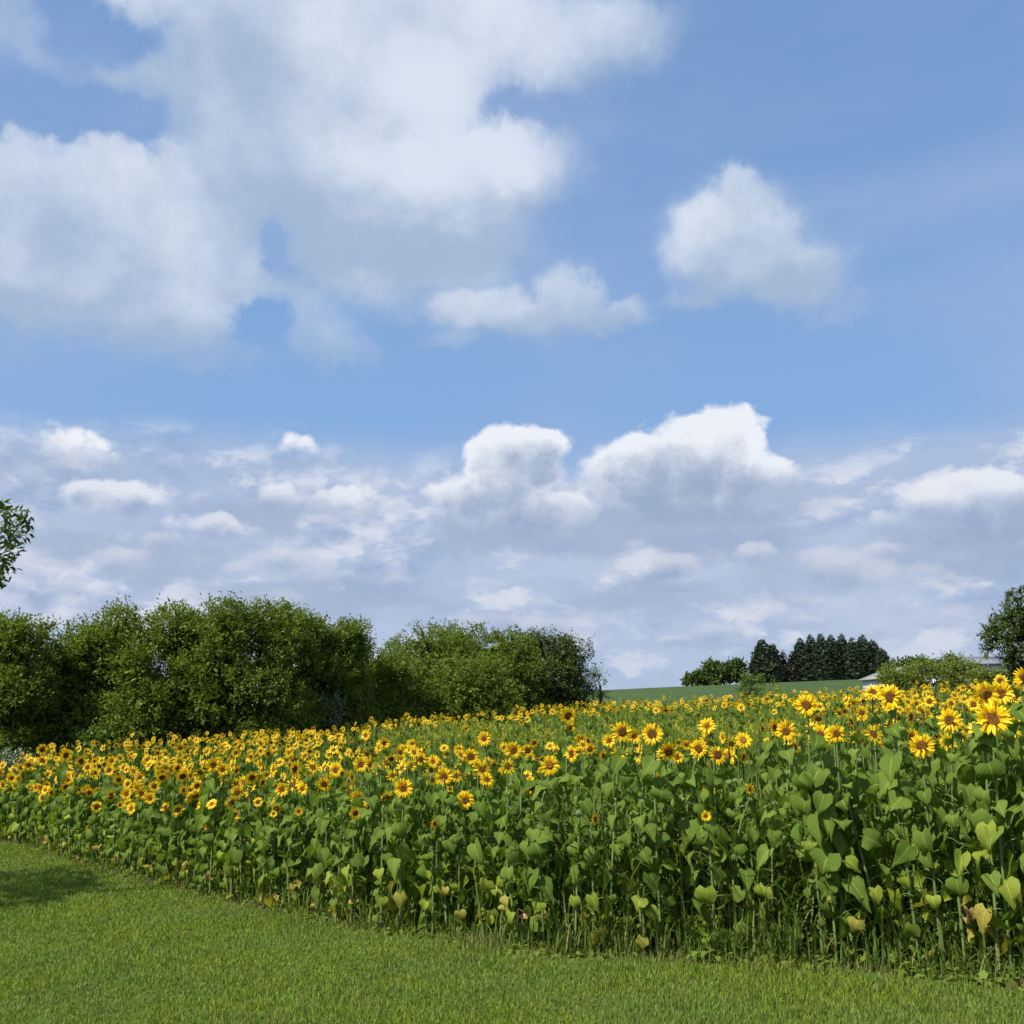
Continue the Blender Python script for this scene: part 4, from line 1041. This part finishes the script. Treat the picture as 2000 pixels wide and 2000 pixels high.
# far broadleaf trees on the crest
for i, (px, top, wp, lab) in enumerate([(1358,1320,34,'low dark tree at the left end of the crest'),(1395,1299,44,'dark rounded tree on the crest, left of the spruces'),(1436,1296,34,'smaller dark tree between the rounded one and the spruces')]):
    T_(px, 246, top, wp, lab, 'fargreen', name='tree', group='broadleaf trees on the crest', seed=70+i, n_cl=420, per=8, leaf=.9, jit=.6, tipn=3, nl=6)
for i, (px, top, wp) in enumerate([(1758,1292,50),(1835,1296,40),(1800,1290,30)]):
    T_(px, 150, top, wp, ['distant treetop just left of the pale gable', 'distant treetop over the hedge right of the pale gable', 'narrow distant treetop directly behind the pale gable'][i], 'fargreen', name='tree', group='distant treetops behind the houses', seed=80+i, n_cl=260, per=8, leaf=.5, jit=.4, tipn=3, nl=5)

# spruces on the crest
def spruce(px, top, wpx, label, seed, mat='spruce', d=248, group='spruces on the crest', low=.02, thin=1.0):
    r = np.random.default_rng(seed); X, Yd, Z = ray(px, top); x = X*d/Yd; z0 = float(tz(x, d)); H = EYE+Z*d/Yd-z0; Rw = wpx/2000*d/2
    root = bpy.data.objects.new('spruce_tree', None); col.objects.link(root); root.location = (x, d, z0); tag(root, label, 'spruce', group)
    A = Acc(); n = int(720*thin); f = r.random(n)**.8            # 0 top .. 1 bottom
    f = low*0 + f*.97
    az = r.random(n)*6.28; L = Rw*(f**.62*(1.05-.15*f)+.04)*(.72+.45*r.random(n)); zz = H*(1-f)
    B = []
    V = np.array([(0,0,.03),(-.16,.45,-.04),(.16,.45,-.04),(-.10,.75,-.10),(.10,.75,-.10),(0,1,-.06),(-.3,.55,-.26),(.3,.55,-.26)]); F = np.array([(0,2,1),(1,2,4),(1,4,3),(3,4,5),(1,6,3),(2,4,7)])
    A.add((V, F, np.zeros(6, int)), np.stack([0*zz, 0*zz, zz], 1), np.einsum('kij,kjl->kil', rotz(az), rotx(r.normal(-.12, .22, n)+.25*(1-f))), np.stack([L*1.1, L, L*1.3], 1))
    Vt, Ft = tube([(0,0,H-.9), (0,0,H-.3), (0,0,H)], [.18, .10, .01], 5); A.raw(Vt, Ft)
    link('crown', A.mesh('crown', [M[mat]]), root)
    Vt, Ft = tube([(0,0,-.3), (0,0,H*.5), (0,0,H*.97)], [.24, .15, .02], 6); link('trunk', mesh_np('trunk', Vt, Ft, [M['bark']], smooth=True), root)
SPRUCES = [(1488,1249,52,'broad lone spruce at the left of the group'),(1510,1258,34,'narrow spruce leaning against the broad lone one'),(1528,1270,26,'thin greyish half bare conifer in the gap'),(1546,1272,26,'sparse conifer right of the half bare one'),
 (1562,1246,40,'first tall spruce of the dense row'),(1582,1240,38,'second tall spruce of the dense row'),(1602,1238,38,'third spruce of the dense row, one of its highest tips'),(1622,1240,38,'fourth spruce of the dense row'),(1643,1238,38,'fifth spruce of the dense row, pointed tip'),(1664,1246,38,'sixth spruce of the dense row'),(1683,1240,38,'seventh spruce of the dense row, high tip'),(1703,1250,40,'eighth spruce of the dense row'),(1720,1266,36,'last lower spruce at the right end of the dense row'),
 (1572,1262,40,'spruce behind the first two of the dense row'),(1634,1262,44,'spruce filling the middle of the dense row from behind'),(1694,1268,44,'spruce filling the right of the dense row from behind')]
for i, (px, top, wp, lab) in enumerate(SPRUCES):
    spruce(px, top-2, wp*1.75, lab, 100+i, 'spruce_red' if i in (2, 3) else 'spruce', d=248+(4 if i > 12 else r0 if (r0 := (i % 3)*1.2) else 0), thin=.4 if i == 2 else .6 if i == 3 else 1.0)

# ---------------------------------------------------------------- houses
M['siding'] = plain('white_siding', (.72,.73,.74), (.66,.67,.68), .6, .6, .3)
M['fascia'] = plain('cream_fascia', (.62,.58,.48), (.56,.52,.43), .8, .6, .3)
M['roofing'] = plain('grey_roofing', (.22,.23,.25), (.16,.17,.19), 2.0, .9, .1)
M['roof_pale'] = plain('pale_roofing', (.36,.35,.31), (.28,.27,.24), 2.0, .9, .1)
M['glass'] = plain('window_glass', (.03,.04,.05), (.05,.06,.07), .5, .08, .6)
def box(x0, x1, y0, y1, z0, z1):
    V = np.array([(x, y, z) for z in (z0, z1) for y in (y0, y1) for x in (x0, x1)], float)
    Q = [(0,2,3,1),(4,5,7,6),(0,1,5,4),(2,6,7,3),(0,4,6,2),(1,3,7,5)]
    return V, np.array([t for q in Q for t in ((q[0],q[1],q[2]),(q[0],q[2],q[3]))])
def house(px, d, eave_py, ridge_py, wpx, dep, label, wall, roof, gable_front, rot=0.0):
    X, Yd, Z = ray(px, ridge_py); x = X*d/Yd; z0 = float(tz(x, d)); zr = EYE+Z*d/Yd-z0; ze = zr-(eave_py-ridge_py)/2000*d; W = wpx/2000*d/2
    root = bpy.data.objects.new('house', None); col.objects.link(root); root.location = (x, d, z0); root.rotation_euler = (0, 0, rot); tag(root, label, 'house')
    A = Acc(); A.raw(*box(-W, W, 0, dep, -.3, ze))
    if gable_front:
        for y in (0.0, dep): A.raw([(-W, y, ze), (W, y, ze), (0, y, zr-.05)], [(0, 1, 2)])
    else:
        for x_ in (-W, W): A.raw([(x_, 0, ze), (x_, dep, ze), (x_, dep/2, zr-.05)], [(0, 1, 2)])
    link('wall', A.mesh('wall', [M[wall]]), root)
    o = .35; th = .16
    for s_ in (-1, 1):
        if gable_front:
            sl2 = (zr-ze)/W; a = (0, zr+.02); b = (s_*(W+o), ze-sl2*o+.02)
            V = [(a[0], -o, a[1]), (b[0], -o, b[1]), (b[0], dep+o, b[1]), (a[0], dep+o, a[1])]
        else:
            hd = dep/2; sl2 = (zr-ze)/hd; y_ = hd+s_*(hd+o)
            V = [(-W-o, hd, zr+.02), (W+o, hd, zr+.02), (W+o, y_, ze-sl2*o+.02), (-W-o, y_, ze-sl2*o+.02)]
        V = np.array(V); V2 = V+[0, 0, th]
        F = [(0,2,1),(0,3,2),(4,5,6),(4,6,7)] + [q for i in range(4) for q in ((i, (i+1) % 4, 4+(i+1) % 4), (i, 4+(i+1) % 4, 4+i))]
        link('roof', mesh_np('roof', np.concatenate([V, V2]), F, [M[roof]]), root)
        if gable_front:
            V = np.array([(a[0], -o-.04, a[1]-.12), (b[0], -o-.04, b[1]-.12), (b[0], -o-.04, b[1]+th+.02), (a[0], -o-.04, a[1]+th+.02)]); V2 = V+[0, .035, 0]
            link('fascia', mesh_np('fascia', np.concatenate([V, V2]), F, [M['fascia']]), root)
    for k in (-.55, 0, .55):
        w0 = k*W; V, F = box(w0-.55, w0+.55, -.05, -.01, ze*.42, ze*.80); fo = link('window', mesh_np('window', V, F, [M['siding']]), root)
        V, F = box(w0-.45, w0+.45, -.065, -.051, ze*.42+.1, ze*.80-.1); link('pane', mesh_np('pane', V, F, [M['glass']]), fo)
house(1796, 104, 1322, 1301, 108, 9, 'house with a pale cream gable edge rising behind the hedge', 'siding', 'roof_pale', True)
house(1948, 98, 1297, 1281, 90, 9, 'white house with a grey roof half hidden by the tree at the right', 'siding', 'roofing', False)
scn.render.engine = 'CYCLES'
scn.cycles.max_bounces = 5; scn.cycles.diffuse_bounces = 2; scn.cycles.glossy_bounces = 2; scn.cycles.transmission_bounces = 2; scn.cycles.transparent_max_bounces = 4
scn.cycles.use_adaptive_sampling = True; scn.cycles.adaptive_threshold = .015
